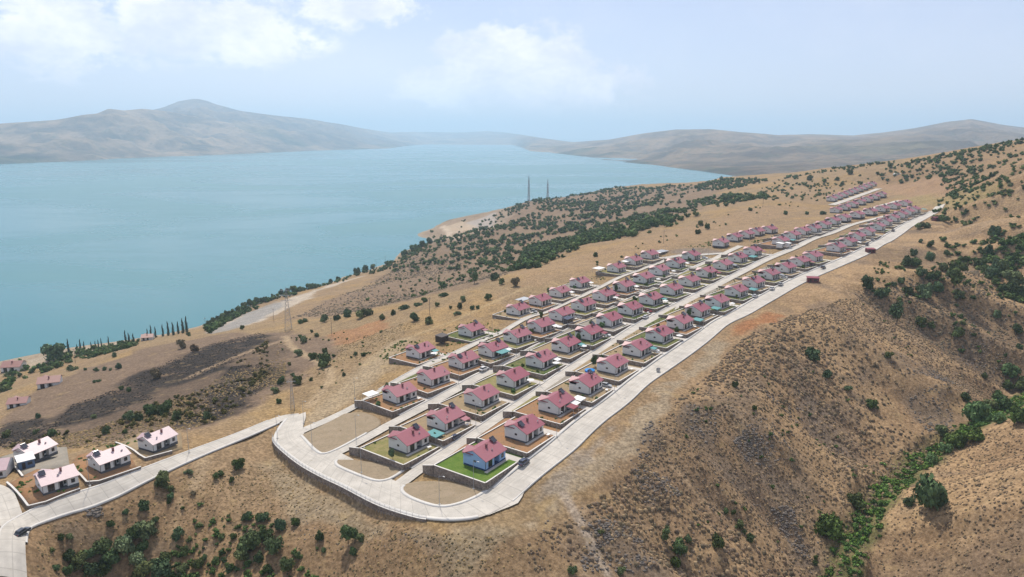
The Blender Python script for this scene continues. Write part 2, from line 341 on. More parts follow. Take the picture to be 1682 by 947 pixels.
for poly, f, col, k in (
    ([(560,560),(470,640),(330,700),(150,735),(0,745),(0,690),(120,610),(240,570),(380,545),(470,545)], 8, (.265,.195,.135), .7),
    ([(0,738),(120,715),(215,700),(350,690),(370,665),(300,655),(180,650),(60,690),(0,710)], 5, (.15,.115,.09), .75),
    ([(560,620),(640,560),(680,585),(600,640),(530,680),(510,660)], 4, (.34,.265,.17), .8),
    ([(545,545),(630,520),(640,535),(580,560),(540,565)], 4, (.36,.19,.10), .7),
    ([(460,740),(560,815),(680,870),(860,875),(760,925),(560,870),(430,800),(420,750)], 5, (.30,.25,.175), .8),
    ([(855,862),(930,790),(1010,715),(1085,640),(1170,560),(1200,565),(1100,660),(1040,735),(940,815),(870,872)], 3, (.33,.275,.20), .9),
    ([(880,815),(960,740),(1010,700),(1000,715),(920,800),(880,835)], 3, (.30,.27,.235), .7),
    ([(1195,545),(1260,510),(1290,520),(1230,545),(1200,555)], 4, (.33,.15,.07), .8),
    ([(350,530),(450,500),(560,462),(590,455),(520,480),(470,510),(380,540),(340,540)], 8, (.50,.45,.39), .9),
    ([(335,545),(400,517),(455,495),(470,500),(440,520),(380,542),(345,548)], 4, (.30,.30,.30), .9),
    ([(690,384),(740,362),(800,345),(850,340),(830,365),(780,385),(720,398)], 12, (.36,.28,.21), .8),
    ([(760,366),(810,350),(815,372),(790,375)], 8, (.44,.41,.39), .8), ([(730,372),(762,362),(780,372),(740,384)], 8, (.52,.43,.33), .7),
    ([(0,600),(120,573),(200,562),(225,562),(130,580),(40,605),(0,620)], 6, (.45,.40,.33), .7),
    ([(1440,300),(1560,285),(1600,310),(1540,345),(1480,320)], 12, (.35,.23,.15), .6), ([(1470,318),(1640,312),(1620,335),(1540,345)], 10, (.30,.25,.12), .7),
    ([(480,520),(600,470),(690,390),(740,362),(800,345),(880,328),(1000,312),(1190,295),(1180,330),(1100,368),(960,405),(860,438),(780,470),(690,490),(600,510)], 14, (.215,.16,.12), .75), ([(560,560),(470,640),(330,700),(150,735),(0,745),(0,690),(120,610),(240,570),(380,545),(470,545)], 8, (.20,.148,.11), .9),
    ([(690,384),(740,364),(800,346),(850,338),(830,362),(780,385),(720,398)], 12, (.34, .275, .21), .7), ([(760,366),(812,348),(818,370),(790,376)], 8, (.42,.39,.37), .85), ([(725,374),(762,362),(780,372),(740,386)], 8, (.52,.43,.33), .75),
    ([(1190,415),(1150,405),(1100,412),(1120,421),(1190,418)], 5, (.22,.19,.17), .8),
    ([(860,440),(1000,405),(1130,370),(1270,335),(1330,340),(1200,385),(1050,425),(930,460),(840,480)], 8, (.325,.232,.145), .7)):
    lay(soft(poly, f)*k, col)
lay(soft([(70,705),(180,640),(330,570),(450,546),(472,612),(400,668),(300,704),(150,722)], 10)*.68, (.11, .082, .062))
for poly, f, col in (
    ([(195,632),(262,600),(300,585),(345,566),(430,545),(445,560),(410,580),(360,608),(300,628),(240,645)], 9, (.06,.052,.048)),
    ([(120,662),(185,640),(240,645),(255,655),(190,675),(130,695),(80,705)], 8, (.065,.056,.05)),
    ([(345,645),(380,603),(440,598),(472,612),(430,642),(400,668),(330,694),(300,690)], 8, (.06,.053,.05)),
    ([(0,695),(60,685),(100,708),(60,735),(0,738)], 8, (.07,.06,.052))):
    lay(soft(poly, f)*sm(fbm(GX*.6+GY*.5, GY*.8-GX*.6, 9, 6, .68), .30, .44)*.97, np.array(col)*.62)
for line, w, col, k in (
    ([(505,668),(540,632),(547,615),(522,592),(480,572),(468,552)], 2.4, (.42,.33,.22), .8), ([(512,688),(560,655),(600,620),(622,590),(660,560)], 7, (.37,.30,.205), .9),
    ([(460,560),(400,580),(310,620)], 2.5, (.37,.28,.19), .7), ([(1099,742),(1150,800),(1184,826)], 1.4, (.42,.31,.20), .8), ([(927,812),(935,828),(970,890),(998,946)], 1.6, (.42,.36,.30), .8),
    ([(320,800),(335,760),(332,740)], 2.5, (.42,.33,.22), .6), ([(290,945),(283,880),(300,820)], 1.3, (.42,.31,.19), .5), ([(728,372),(738,385),(752,392)], 6, (.55,.47,.38), .9),
    ([(1250,600),(1330,720),(1370,850)], 1.6, (.38,.27,.16), .5), ([(1420,520),(1500,640),(1540,720)], 1.6, (.38,.27,.16), .4), ([(870,470),(760,520),(690,545),(600,600)], 2, (.42,.33,.2), .5),
    ([(1550,930),(1600,860),(1682,800)], 2., (.37,.27,.17), .5)):
    lay(trail(line, w)*k, col)
for poly in ([(1205,725),(1260,705),(1295,765),(1270,775),(1225,755)],[(1265,820),(1300,830),(1335,900),(1310,890)],[(1490,660),(1560,650),(1570,720),(1520,730)],[(965,860),(1030,850),(1060,890),(980,900)],[(1040,765),(1110,770),(1120,810),(1060,815)],[(1440,590),(1540,590),(1590,640),(1480,640)],[(960,900),(1080,930),(1060,946),(950,946)],[(1130,660),(1190,690),(1170,720),(1120,700)],[(1570,540),(1660,580),(1650,610),(1580,580)],[(1060,690),(1085,690),(1080,740),(1040,760)],[(1250,600),(1420,560),(1480,640),(1400,700),(1300,660)],[(1100,700),(1180,640),(1260,640),(1230,700)]):
    lay(soft(poly, 4)*sm(fbm(GX, GY, 8, 4, .6), .38, .6)*.6, (.17, .14, .115))
rav = cast([(1376,946),(1395,900),(1418,868),(1442,832),(1472,803),(1497,778),(1536,750),(1575,729),(1615,706),(1645,675),(1690,650)])
dr = np.full(GX.shape, 1e9); q = np.nonzero((GR < 500) & (GR > 120) & (GX > 40)); dr[q] = seg_dist(GX[q], GY[q], rav[:, :2])
lay((1-sm(dr + (n_c-.5)*8, 3, 8))*.8, (.10, .12, .045))
C *= (.80 + .4*fbm(GX, GY, 3.5, 3))[..., None]
shore = (1-sm(FINAL, -79.6, -77.5)); C *= np.array((.93, .895, .85))
lay(shore*.6*(1-sm(GR, 3500, 4500)), (.36, .31, .25))

# ------------------------------------------------------------------ mesh + object helpers
def mesh_np(name, V, F, mats, col=None, smooth=False, mi=None, uv=None):
    """V (n,3), F (m,3) or (m,4) arrays -> mesh"""
    me = bpy.data.meshes.new(name); V = np.asarray(V, np.float32); F = np.asarray(F, np.int32); k = F.shape[1]
    me.vertices.add(len(V)); me.vertices.foreach_set('co', V.ravel())
    me.loops.add(F.size); me.loops.foreach_set('vertex_index', F.ravel())
    me.polygons.add(len(F)); me.polygons.foreach_set('loop_start', np.arange(0, F.size, k, dtype=np.int32))
    if mi is not None: me.polygons.foreach_set('material_index', np.asarray(mi, np.int32))
    if smooth: me.polygons.foreach_set('use_smooth', np.ones(len(F), bool))
    for m in (mats if isinstance(mats, (list, tuple)) else [mats]): me.materials.append(m)
    me.update(calc_edges=True)
    if uv is not None: me.uv_layers.new(name='metres').data.foreach_set('uv', np.asarray(uv, np.float32)[F.ravel()].ravel())
    if col is not None:
        a = me.color_attributes.new('tint', 'FLOAT_COLOR', 'POINT')
        c = np.ones((len(V), 4), np.float32); c[:, :3] = col; a.data.foreach_set('color', c.ravel())
    return me
class MB:
    """collects boxes, quads and tubes into one mesh"""
    def __init__(s): s.v = []; s.f = []; s.m = []; s.cur = 0
    def add(s, V, F):
        o = len(s.v); s.v += [tuple(map(float, p)) for p in V]; s.f += [tuple(o+i for i in f) for f in F]; s.m += [s.cur]*len(F); return s
    def box(s, x0, x1, y0, y1, z0, z1):
        V = [(x, y, z) for z in (z0, z1) for y in (y0, y1) for x in (x0, x1)]
        return s.add(V, [(0,2,3,1),(4,5,7,6),(0,1,5,4),(2,6,7,3),(0,4,6,2),(1,3,7,5)])
    def prism(s, poly, z0, z1):
        """poly counter-clockwise in x,y; z0/z1 numbers or lists"""
        n = len(poly); a = z0 if hasattr(z0, '__len__') else [z0]*n; b = z1 if hasattr(z1, '__len__') else [z1]*n
        V = [(p[0], p[1], a[i]) for i, p in enumerate(poly)] + [(p[0], p[1], b[i]) for i, p in enumerate(poly)]
        return s.add(V, [tuple(range(n-1, -1, -1)), tuple(range(n, 2*n))] + [(i, (i+1) % n, n+(i+1) % n, n+i) for i in range(n)])
    def tube(s, a, b, r, r2=None, n=6):
        a = np.array(a, float); b = np.array(b, float); d = unit(b-a); h = np.array([0, 0, 1.]) if abs(d[2]) < .9 else np.array([1., 0, 0])
        x = unit(np.cross(d, h)); y = np.cross(d, x); r2 = r if r2 is None else r2
        V = [a+(x*math.cos(t)+y*math.sin(t))*r for t in np.arange(n)*2*math.pi/n]+[b+(x*math.cos(t)+y*math.sin(t))*r2 for t in np.arange(n)*2*math.pi/n]
        return s.add(V, [tuple(range(n))[::-1], tuple(range(n, 2*n))]+[(i, (i+1) % n, n+(i+1) % n, n+i) for i in range(n)])
    def mesh(s, name, mats, smooth=False):
        me = bpy.data.meshes.new(name); me.from_pydata(s.v, [], s.f)
        for m in (mats if isinstance(mats, (list, tuple)) else [mats]): me.materials.append(m)
        for p, k in zip(me.polygons, s.m): p.material_index = k; p.use_smooth = smooth
        me.update(); return me
def link(name, me, parent=None, loc=None, rz=0.0):
    o = bpy.data.objects.new(name, me); COL.objects.link(o)
    if parent is not None: o.parent = parent
    if loc is not None: o.location = loc
    if rz: o.rotation_euler[2] = rz
    return o
def tag(o, label=None, cat=None, group=None, kind=None):
    for k, v in (('label', label), ('category', cat), ('group', group), ('kind', kind)):
        if v: o[k] = v
    return o
def empty(name, loc, rz, label, cat, group=None):
    o = bpy.data.objects.new(name, None); COL.objects.link(o); o.location = loc; o.rotation_euler[2] = rz
    o.empty_display_size = .5
    return tag(o, label, cat, group)
ORD = ['first','second','third','fourth','fifth','sixth','seventh','eighth','ninth','tenth','eleventh','twelfth','thirteenth','fourteenth','fifteenth','sixteenth','seventeenth','eighteenth','nineteenth','twentieth']
TENS = {2:'twenty',3:'thirty',4:'forty',5:'fifty',6:'sixty',7:'seventy',8:'eighty'}
def ordn(i):
    i += 1
    if i <= 20: return ORD[i-1]
    t, r = divmod(i, 10); return TENS[t][:-1]+'ieth' if r == 0 else TENS[t]+'-'+ORD[r-1]

# ------------------------------------------------------------------ materials
def mat(name, fn):
    m = bpy.data.materials.new(name); m.use_nodes = True; t = NT(m.node_tree); t.n.clear()
    out = t.node('ShaderNodeOutputMaterial'); b = t.node('ShaderNodeBsdfPrincipled'); t.l.new(b.outputs[0], out.inputs[0])
    fn(t, b); return m
def pos(t): return t.node('ShaderNodeNewGeometry').outputs['Position']
def objc(t): return t.node('ShaderNodeTexCoord').outputs['Object']
def bump(t, b, h, s, d=.1):
    n = t.node('ShaderNodeBump', {'Strength': s, 'Distance': d, 'Height': h}); t.l.new(n.outputs[0], b.inputs['Normal'])
def simple(name, col, rough=.7, spec=.4, var=.12, scale=1.5, metal=0.0, bmp=0.0):
    def f(t, b):
        v = objc(t); n = t.noise(v, scale, 5)
        c = t.mix(n, [x*(1-var) for x in col], [min(1, x*(1+var)) for x in col]); t.l.new(c, b.inputs['Base Color'])
        b.inputs['Roughness'].default_value = rough; b.inputs['Specular IOR Level'].default_value = spec; b.inputs['Metallic'].default_value = metal
        if bmp: bump(t, b, t.noise(v, scale*8, 3), bmp, .05)
    return mat(name, f)
def f_ground(t, b):
    p = pos(t); tint = t.node('ShaderNodeVertexColor', layer_name='tint').outputs[0]
    n1 = t.noise(p, .9, 8, .65); n2 = t.noise(p, .16, 5, .6); n3 = t.noise(p, 3.2, 4, .6)
    c = t.mix(t.smooth(n1, .35, .68), t.mix(1., tint, (.60, .58, .55), 'MULTIPLY'), t.mix(1., tint, (1.22, 1.2, 1.15), 'MULTIPLY'))
    c = t.mix(t.math('MULTIPLY', t.smooth(n3, .56, .70), .45), c, (.15, .115, .075))
    c = t.mix(t.math('MULTIPLY', t.smooth(n2, .55, .72), .3), c, (.42, .30, .14))
    t.l.new(c, b.inputs['Base Color']); b.inputs['Roughness'].default_value = .95; b.inputs['Specular IOR Level'].default_value = .1
    bump(t, b, t.math('ADD', t.noise(p, .7, 8, .65), t.math('MULTIPLY', n3, .3)), .6, .6)
M_ground = mat('dry_ground', f_ground)
def f_water(t, b):
    p = pos(t)
    sq = t.node('ShaderNodeMapping', {0: p, 'Scale': (.55, 1.1, 1), 'Rotation': (0, 0, .2)}).outputs[0]
    n = t.noise(sq, .0013, 7, .6, .8); n2 = t.noise(sq, .006, 4, .6)
    s = t.math('ADD', t.math('MULTIPLY', n, .75), t.math('MULTIPLY', n2, .25))
    c = t.mix(t.smooth(s, .40, .66), (.030, .160, .174), (.082, .208, .216))
    t.l.new(c, b.inputs['Base Color'])
    t.l.new(t.smooth(s, .40, .60, .2, .36), b.inputs['Roughness']); b.inputs['IOR'].default_value = 1.33
    w = t.noise(p, .35, 4, .6); bump(t, b, w, .12, .3)
M_water = mat('lake_water', f_water)
def f_conc(col, v=.1):
    def f(t, b):
        p = pos(t); n = t.noise(p, .22, 7, .62); n2 = t.noise(p, 2.2, 5, .6)
        c = t.mix(t.smooth(n, .3, .7), [x*(1-v*1.4) for x in col], [x*(1+v*.7) for x in col])
        c = t.mix(t.math('MULTIPLY', t.smooth(n2, .55, .75), .35), c, [x*.72 for x in col])
        t.l.new(c, b.inputs['Base Color']); b.inputs['Roughness'].default_value = .85; b.inputs['Specular IOR Level'].default_value = .25
        bump(t, b, n2, .2, .05)
    return f
def f_road(t, b):
    f_conc((.50, .462, .40), .12)(t, b); p = pos(t); c = b.inputs['Base Color'].links[0].from_socket
    uv = t.node('ShaderNodeSeparateXYZ', {0: t.node('ShaderNodeUVMap', uv_map='metres').outputs[0]}); x, y = uv.outputs[0], uv.outputs[1]
    jy = t.math('ABSOLUTE', t.math('SUBTRACT', t.math('FRACT', t.math('DIVIDE', y, 4.6)), .5)); line = t.smooth(jy, .012, .03, 1.0, 0.0); cen = t.smooth(t.math('ABSOLUTE', x), .05, .14, 1.0, 0.0)
    slab = t.node('ShaderNodeTexWhiteNoise', noise_dimensions='2D'); t.l.new(t.node('ShaderNodeCombineXYZ', {0: t.math('FLOOR', t.math('DIVIDE', x, 50.)), 1: t.math('FLOOR', t.math('ADD', t.math('DIVIDE', y, 4.6), .5))}).outputs[0], slab.inputs[0])
    c = t.mix(t.math('MULTIPLY', slab.outputs[0], .16), c, (.36, .33, .285))
    ty = t.smooth(t.math('ABSOLUTE', t.math('SUBTRACT', t.math('ABSOLUTE', x), 1.25)), .15, .75, 1.0, 0.0); c = t.mix(t.math('MULTIPLY', t.math('MULTIPLY', ty, t.noise(p, .12, 4)), .4), c, (.31, .285, .25))
    st = t.smooth(t.noise(p, .45, 6, .65), .60, .70); c = t.mix(t.math('MULTIPLY', st, .35), c, (.30, .25, .18))
    c = t.mix(t.math('MULTIPLY', t.math('MAXIMUM', line, t.math('MULTIPLY', cen, .7)), .55), c, (.24, .22, .19)); t.l.new(c, b.inputs['Base Color'])
M_road = mat('pale_concrete', f_road); M_kerb = mat('kerb_concrete', f_conc((.56, .535, .49), .06)); M_coping = mat('white_coping', f_conc((.62, .59, .54), .08))
M_drive = mat('driveway_slab', f_conc((.50, .46, .41), .1))
def f_stone(t, b):
    p = objc(t); n = t.noise(p, .5, 3)
    vo = t.node('ShaderNodeTexVoronoi', {'Scale': 2.1, 'Vector': p}); ed = t.node('ShaderNodeTexVoronoi', {'Scale': 2.1, 'Vector': p}, feature='DISTANCE_TO_EDGE')
    g = t.node('ShaderNodeSeparateColor', {0: vo.outputs['Color']}).outputs[0]
    c = t.ramp(g, [(0, (.15, .11, .09)), (.4, (.23, .18, .15)), (.75, (.29, .23, .185)), (1, (.37, .31, .26))])
    c = t.mix(t.smooth(ed.outputs[0], .015, .07), (.33, .295, .25), c); c = t.mix(t.math('MULTIPLY', t.smooth(n, .45, .7), .3), c, (.13, .105, .085))
    t.l.new(c, b.inputs['Base Color']); b.inputs['Roughness'].default_value = .92; b.inputs['Specular IOR Level'].default_value = .15
    bump(t, b, t.smooth(ed.outputs[0], 0, .12), .8, .12)
M_stone = mat('rubble_stone', f_stone)
def f_roof(col):
    def f(t, b):
        p = objc(t); sep = t.node('ShaderNodeSeparateXYZ', {0: p})
        rb = t.math('POWER', t.math('ABSOLUTE', t.math('SINE', t.math('MULTIPLY', sep.outputs[0], 7.8))), .5)
        info = t.node('ShaderNodeObjectInfo'); rnd = info.outputs['Random']
        n = t.noise(p, .8, 5)
        c = t.mix(n, [x*.84 for x in col], [x*1.14 for x in col])
        c = t.mix(t.math('MULTIPLY', rnd, .22), c, (.40, .20, .21)); c = t.mix(t.math('MULTIPLY', t.smooth(t.noise(p, 2.5, 4), .58, .72), .18), c, (.30, .10, .10))
        t.l.new(c, b.inputs['Base Color']); b.inputs['Roughness'].default_value = .48; b.inputs['Specular IOR Level'].default_value = .6
        bump(t, b, rb, .3, .03)
    return f
M_roof = mat('pink_metal_roof', f_roof((.27, .068, .09))); M_roof2 = mat('brick_red_roof', f_roof((.24, .105, .075)))
M_white = simple('white_render', (.66, .64, .60), .85, .2, .07, .9, bmp=.1); M_blue = simple('blue_render', (.34, .47, .68), .85, .2, .06, .9, bmp=.1)
M_plinth = simple('grey_plinth', (.10, .10, .105), .9, .2, .15); M_bplinth = simple('blue_plinth', (.035, .06, .13), .9, .2, .1)
M_dark = simple('dark_brown_joinery', (.045, .03, .025), .6, .4, .2); M_glass = simple('dark_glass', (.02, .025, .03), .12, .6, .1)
M_frame = simple('brown_window_frame', (.10, .05, .035), .5, .4, .15); M_trim = simple('white_trim', (.72, .70, .67), .6, .3, .05)
M_pipe = simple('dark_downpipe', (.05, .045, .045), .5); M_chim = simple('chimney_render', (.22, .10, .10), .8, .2, .2); M_solar = simple('solar_panel', (.03, .03, .045), .2, .7, .2)
M_steel = simple('galvanised_steel', (.36, .37, .38), .45, .5, .1, metal=.6); M_pole = simple('weathered_pole', (.16, .13, .11), .85, .2, .2)
M_teal = simple('teal_awning', (.10, .27, .27), .7, .3, .12); M_canvas = simple('white_canvas', (.74, .73, .70), .8, .2, .05); M_redsheet = simple('dark_red_sheet', (.21, .035, .05), .55, .4, .15); M_kiosk = simple('kiosk_wall', (.13, .045, .05), .6, .3, .2)
M_tyre = simple('tyre_rubber', (.02, .02, .02), .9, .2, .1); M_rim = simple('wheel_rim', (.45, .45, .46), .35, .5, .05, metal=.7); M_lens = simple('lamp_lens', (.75, .75, .72), .15, .6, .03); M_redlens = simple('red_lens', (.4, .02, .02), .2, .5, .05)
def paint(name, col):
    def f(t, b):
        b.inputs['Base Color'].default_value = (*col, 1); b.inputs['Roughness'].default_value = .3; b.inputs['Coat Weight'].default_value = .6; b.inputs['Coat Roughness'].default_value = .08
        t.l.new(t.mix(t.math('MULTIPLY', t.smooth(t.noise(objc(t), 3, 5), .5, .75), .25), col, (.3, .27, .22)), b.inputs['Base Color'])
    return mat(name, f)
M_poolwater = simple('pool_water', (.03, .25, .62), .15, .6, .1); M_poolside = simple('pool_side', (.05, .22, .6), .5)
def f_leaf(t, b):
    tint = t.node('ShaderNodeVertexColor', layer_name='tint').outputs[0]; rnd = t.node('ShaderNodeObjectInfo').outputs['Random']
    hue = t.node('ShaderNodeHueSaturation', {'Color': tint, 'Hue': t.smooth(rnd, 0, 1, .478, .515), 'Saturation': t.smooth(rnd, 0, 1, 1.05, .8), 'Value': t.smooth(rnd, 0, 1, .75, 1.25)})
    t.l.new(hue.outputs[0], b.inputs['Base Color']); b.inputs['Roughness'].default_value = .75; b.inputs['Specular IOR Level'].default_value = .2
M_leaf = mat('leaf_green', f_leaf)
def f_tint(t, b):
    t.l.new(t.node('ShaderNodeVertexColor', layer_name='tint').outputs[0], b.inputs['Base Color']); b.inputs['Roughness'].default_value = .95; b.inputs['Specular IOR Level'].default_value = .1
M_tuft = mat('dry_tuft', f_tint); M_scrub = mat('scrub_leaf', f_tint)
M_bark = simple('bark', (.11, .08, .06), .95, .1, .25, 4)
def f_rock(t, b):
    p = pos(t); n = t.noise(p, .8, 8, .65)
    t.l.new(t.mix(n, (.07, .06, .052), (.23, .195, .16)), b.inputs['Base Color']); b.inputs['Roughness'].default_value = .95; bump(t, b, n, .5, .3)
M_rock = mat('grey_rock', f_rock)
def f_soil(a, bb, cc):
    def f(t, b):
        p = pos(t); n = t.noise(p, .35, 6, .62); n2 = t.noise(p, 1.8, 6, .65)
        c = t.mix(t.smooth(n, .35, .65), a, bb); c = t.mix(t.math('MULTIPLY', t.smooth(n2, .5, .68), .75), c, cc)
        t.l.new(c, b.inputs['Base Color']); b.inputs['Roughness'].default_value = .95; b.inputs['Specular IOR Level'].default_value = .1; bump(t, b, n2, .5, .2)
    return f
M_soil = {'orange': mat('orange_soil', f_soil((.31, .165, .08), (.27, .165, .095), (.15, .11, .055))), 'dry': mat('dry_yard', f_soil((.31, .225, .125), (.27, .205, .13), (.17, .14, .08))),
          'olive': mat('olive_grass', f_soil((.19, .18, .065), (.26, .215, .10), (.11, .12, .045))), 'lawn': mat('green_lawn', f_soil((.085, .150, .026), (.125, .18, .038), (.055, .105, .022))),
          'green': mat('vegetable_garden', f_soil((.08, .11, .035), (.17, .155, .065), (.045, .075, .025))), 'earth': mat('bare_earth', f_soil((.30, .235, .16), (.26, .205, .135), (.19, .15, .095))), 'gravel': mat('grey_gravel', f_soil((.29, .255, .205), (.25, .225, .185), (.19, .165, .13)))}
def f_hill(t, b):
    p = pos(t); tint = t.node('ShaderNodeVertexColor', layer_name='tint').outputs[0]
    n = t.noise(p, .0025, 9, .68); n2 = t.noise(p, .012, 6, .65)
    c = t.mix(t.smooth(n, .35, .65), t.mix(1., tint, (.45, .46, .5), 'MULTIPLY'), t.mix(1., tint, (1.45, 1.35, 1.2), 'MULTIPLY'))
    c = t.mix(t.math('MULTIPLY', t.smooth(n2, .52, .66), .6), c, (.075, .085, .05))
    t.l.new(c, b.inputs['Base Color']); b.inputs['Roughness'].default_value = 1.; b.inputs['Specular IOR Level'].default_value = 0.
    bump(t, b, n, 1., 90)
M_hill = mat('far_hillside', f_hill)

# ------------------------------------------------------------------ the setting: ground, lake, far hills
ii, jj = np.meshgrid(np.arange(NTH-1), np.arange(NR-1), indexing='ij'); a = (ii*NR+jj).ravel()
quad = np.stack([a, a+1, a+NR+1, a+NR], 1)
V = np.stack([GX, GY, FINAL], -1).reshape(-1, 3)
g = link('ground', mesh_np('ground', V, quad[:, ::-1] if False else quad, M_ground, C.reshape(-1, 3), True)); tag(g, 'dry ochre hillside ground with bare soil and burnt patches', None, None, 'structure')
R = 42000
lake = link('lake', mesh_np('lake', [(-R, -3000, -80), (R, -3000, -80), (R, R, -80), (-R, R, -80)], [(0, 1, 2, 3)], M_water)); tag(lake, 'wide turquoise lake behind the settlement', None, None, 'structure')
def build_hills(su=None, sv=None, sr=None, label='hazy bare mountains along the far shore of the lake', seed=0):
    if su is None: su = np.array([-700,-300,-100,0,60,100,140,185,210,240,275,300,318,330,345,360,400,450,500,560,600,640,700,760,800,830,870,910,940,1000,1060,1110,1170,1220,1280,1330,1400,1450,1500,1550,1590,1640,1682,1800,2000,2400.])
    if sv is None: sv = np.array([205,204,203,203,201,199,197,193,190,184,176,166,163,162,165,171,182,189,194,203,211,217,216,217,215,217,223,229,233,229,218,212,212,217,222,220,222,217,210,200,195,204,209,200,210,205.])
    if sr is None: sr = np.array([12000,12000,12000,12000,12000,12000,12000,11800,11600,11500,11500,11500,11500,11500,11500,11500,11000,11000,11500,12500,14500,19000,21000,21000,21000,20500,15000,12500,10500,9500,9000,8600,8000,8000,8200,8400,8200,8000,7800,7600,7500,7600,7800,8000,8000,8000.])
    hu = np.array([-700,-300,0,100,300,450,640,700,840,870,1000,1100,1180,1260,1400,1682,2400.])
    hd = np.array([3900,4000,4450,4900,6200,7500,10200,15000,14000,8200,5000,4050,3250,2700,2300,2200,2200.])
    tu = np.linspace(-600, 2300, 620); th = np.arctan((tu-841)/1150); n = 110
    k = np.linspace(0, 1.5, n); U, Kk = np.meshgrid(tu, k, indexing='ij')
    T = np.arctan((U-841)/1150)
    sh = np.interp(U, hu, hd)*(1+.05*(fbm(U/30, U*0, 2.2, 3)-.5)); sky_r = np.interp(U, su, sr)
    D = sh + (sky_r-sh)*Kk                                    # depth along the view axis at this azimuth
    X = (U-841)/1150*D; Y = D*(cp + .21*sp)
    top = HC + D*(-(sp + (np.interp(U, su, sv)-473.5)/1150*cp)) + 80
    prof = np.where(Kk < 1, Kk**1.25, 1-(Kk-1)*1.6)
    nz = fbm(X+seed, Y, 2600, 6, .55); nz2 = fbm(X+4000, Y, 900, 5, .55); rid = 1-np.abs(2*fbm(X+seed, Y*.7, 1100, 6, .6)-1)
    H = top*np.clip(prof + (rid-.72)*.95*np.sin(np.clip(Kk, 0, 1)*math.pi)**.8 + (nz-.5)*.12*np.sin(np.clip(Kk, 0, 1)*math.pi), -.1, 1.0)
    Z = -80 + H - 6*(Kk < .02) + (nz2-.5)*75*np.clip(Kk*4, 0, 1)*np.clip(6*np.abs(1-Kk), 0, 1)
    Z[:, 0] = -99; Z = np.maximum(Z, -99)
    col = np.empty(U.shape+(3,)); col[:] = (.265, .20, .14); m = sm(nz, .42, .6)[..., None]; col = col*(1-m)+np.array((.19, .15, .115))*m
    m = sm(U, 900, 1050)[..., None]*.75; col = col*(1-m)+col*np.array((.74, .72, .68))*m
    m = (sm(nz2, .5, .62)*sm(.6-Kk, 0, .4))[..., None]*.8; col = col*(1-m)+np.array((.085, .095, .06))*m
    a = (np.arange(len(tu)-1)[:, None]*n+np.arange(n-1)[None]).ravel()
    o = link('hills', mesh_np('hills', np.stack([X, Y, Z], -1).reshape(-1, 3), np.stack([a, a+1, a+n+1, a+n], 1), M_hill, col.reshape(-1, 3), True))
    tag(o, label, None, None, 'structure')
build_hills()
build_hills(np.array([-700,-300,0,60,100,140,165,185,210,240,275,310,360,430,500,560,620,700,2400.]), np.array([208,205,203,199,196,189,186,178,181,178,182,188,198,209,219,229,240,252,260.]), np.array([6600,6600,6600,6700,6800,7000,7200,7400,7600,8000,8300,8600,9000,9600,10200,10400,10600,15500,15500.]), 'brownish nearer mountain ridge on the far shore', 5000)

# ------------------------------------------------------------------ roads, pavements, islands, yards
def ribbon(name, P, w, off, mtl, label, cross=4, step=2.0, th=0.0, left=None, right=None, flat=None):
    """sheet (or raised strip) following the ground along a centre line"""
    P = resample(P, step); d = np.gradient(P, axis=0); d /= np.linalg.norm(d, axis=1)[:, None]; nrm = np.stack([-d[:, 1], d[:, 0]], 1)
    s = np.linspace(-w/2, w/2, cross); X = P[:, None] + nrm[:, None]*s[None, :, None]
    Z = hb(X[..., 0], X[..., 1]) + off
    n, c = len(P), cross; V = np.concatenate([X, Z[..., None]], -1).reshape(-1, 3)
    a = (np.arange(n-1)[:, None]*c+np.arange(c-1)[None]).ravel(); F = np.stack([a, a+c, a+c+1, a+1], 1)[:, ::-1]
    al = np.concatenate([[0], np.cumsum(np.linalg.norm(np.diff(P, axis=0), axis=1))]); uv = np.stack([np.repeat(s[None], n, 0), np.repeat(al[:, None], c, 1)], -1).reshape(-1, 2)
    if th:
        uv = np.vstack([uv, uv]); nv = len(V); V = np.vstack([V, V-[0, 0, th]])
        e = np.arange(n-1)*c; F = np.vstack([F, np.stack([e, e+nv, e+c+nv, e+c], 1)[:, ::-1], np.stack([e+c-1, e+2*c-1, e+2*c-1+nv, e+c-1+nv], 1)[:, ::-1]])
    o = link(name, mesh_np(name, V, F, mtl, uv=uv)); return tag(o, label, None, None, 'structure')
LBL = {'wide_road': 'wide pale concrete road along the outer edge of the settlement', 'middle_road': 'pale concrete lane between the first two rows of houses', 'inner_road': 'pale concrete lane between the middle rows of houses',
       'outer_road': 'narrow pale lane on the lake side of the rows', 'upper_road': 'short pale road between the farthest rows', 'top_road': 'uppermost pale road at the back of the settlement', 'lower_road': 'pale concrete road climbing from the lower houses', 'village_lane': 'pale lane beside the lower houses'}
for q, (name, (P, w)) in enumerate(PLAN.items()):
    o = ribbon('road', P, w, .10 + .02*q, M_road, LBL[name], 5)
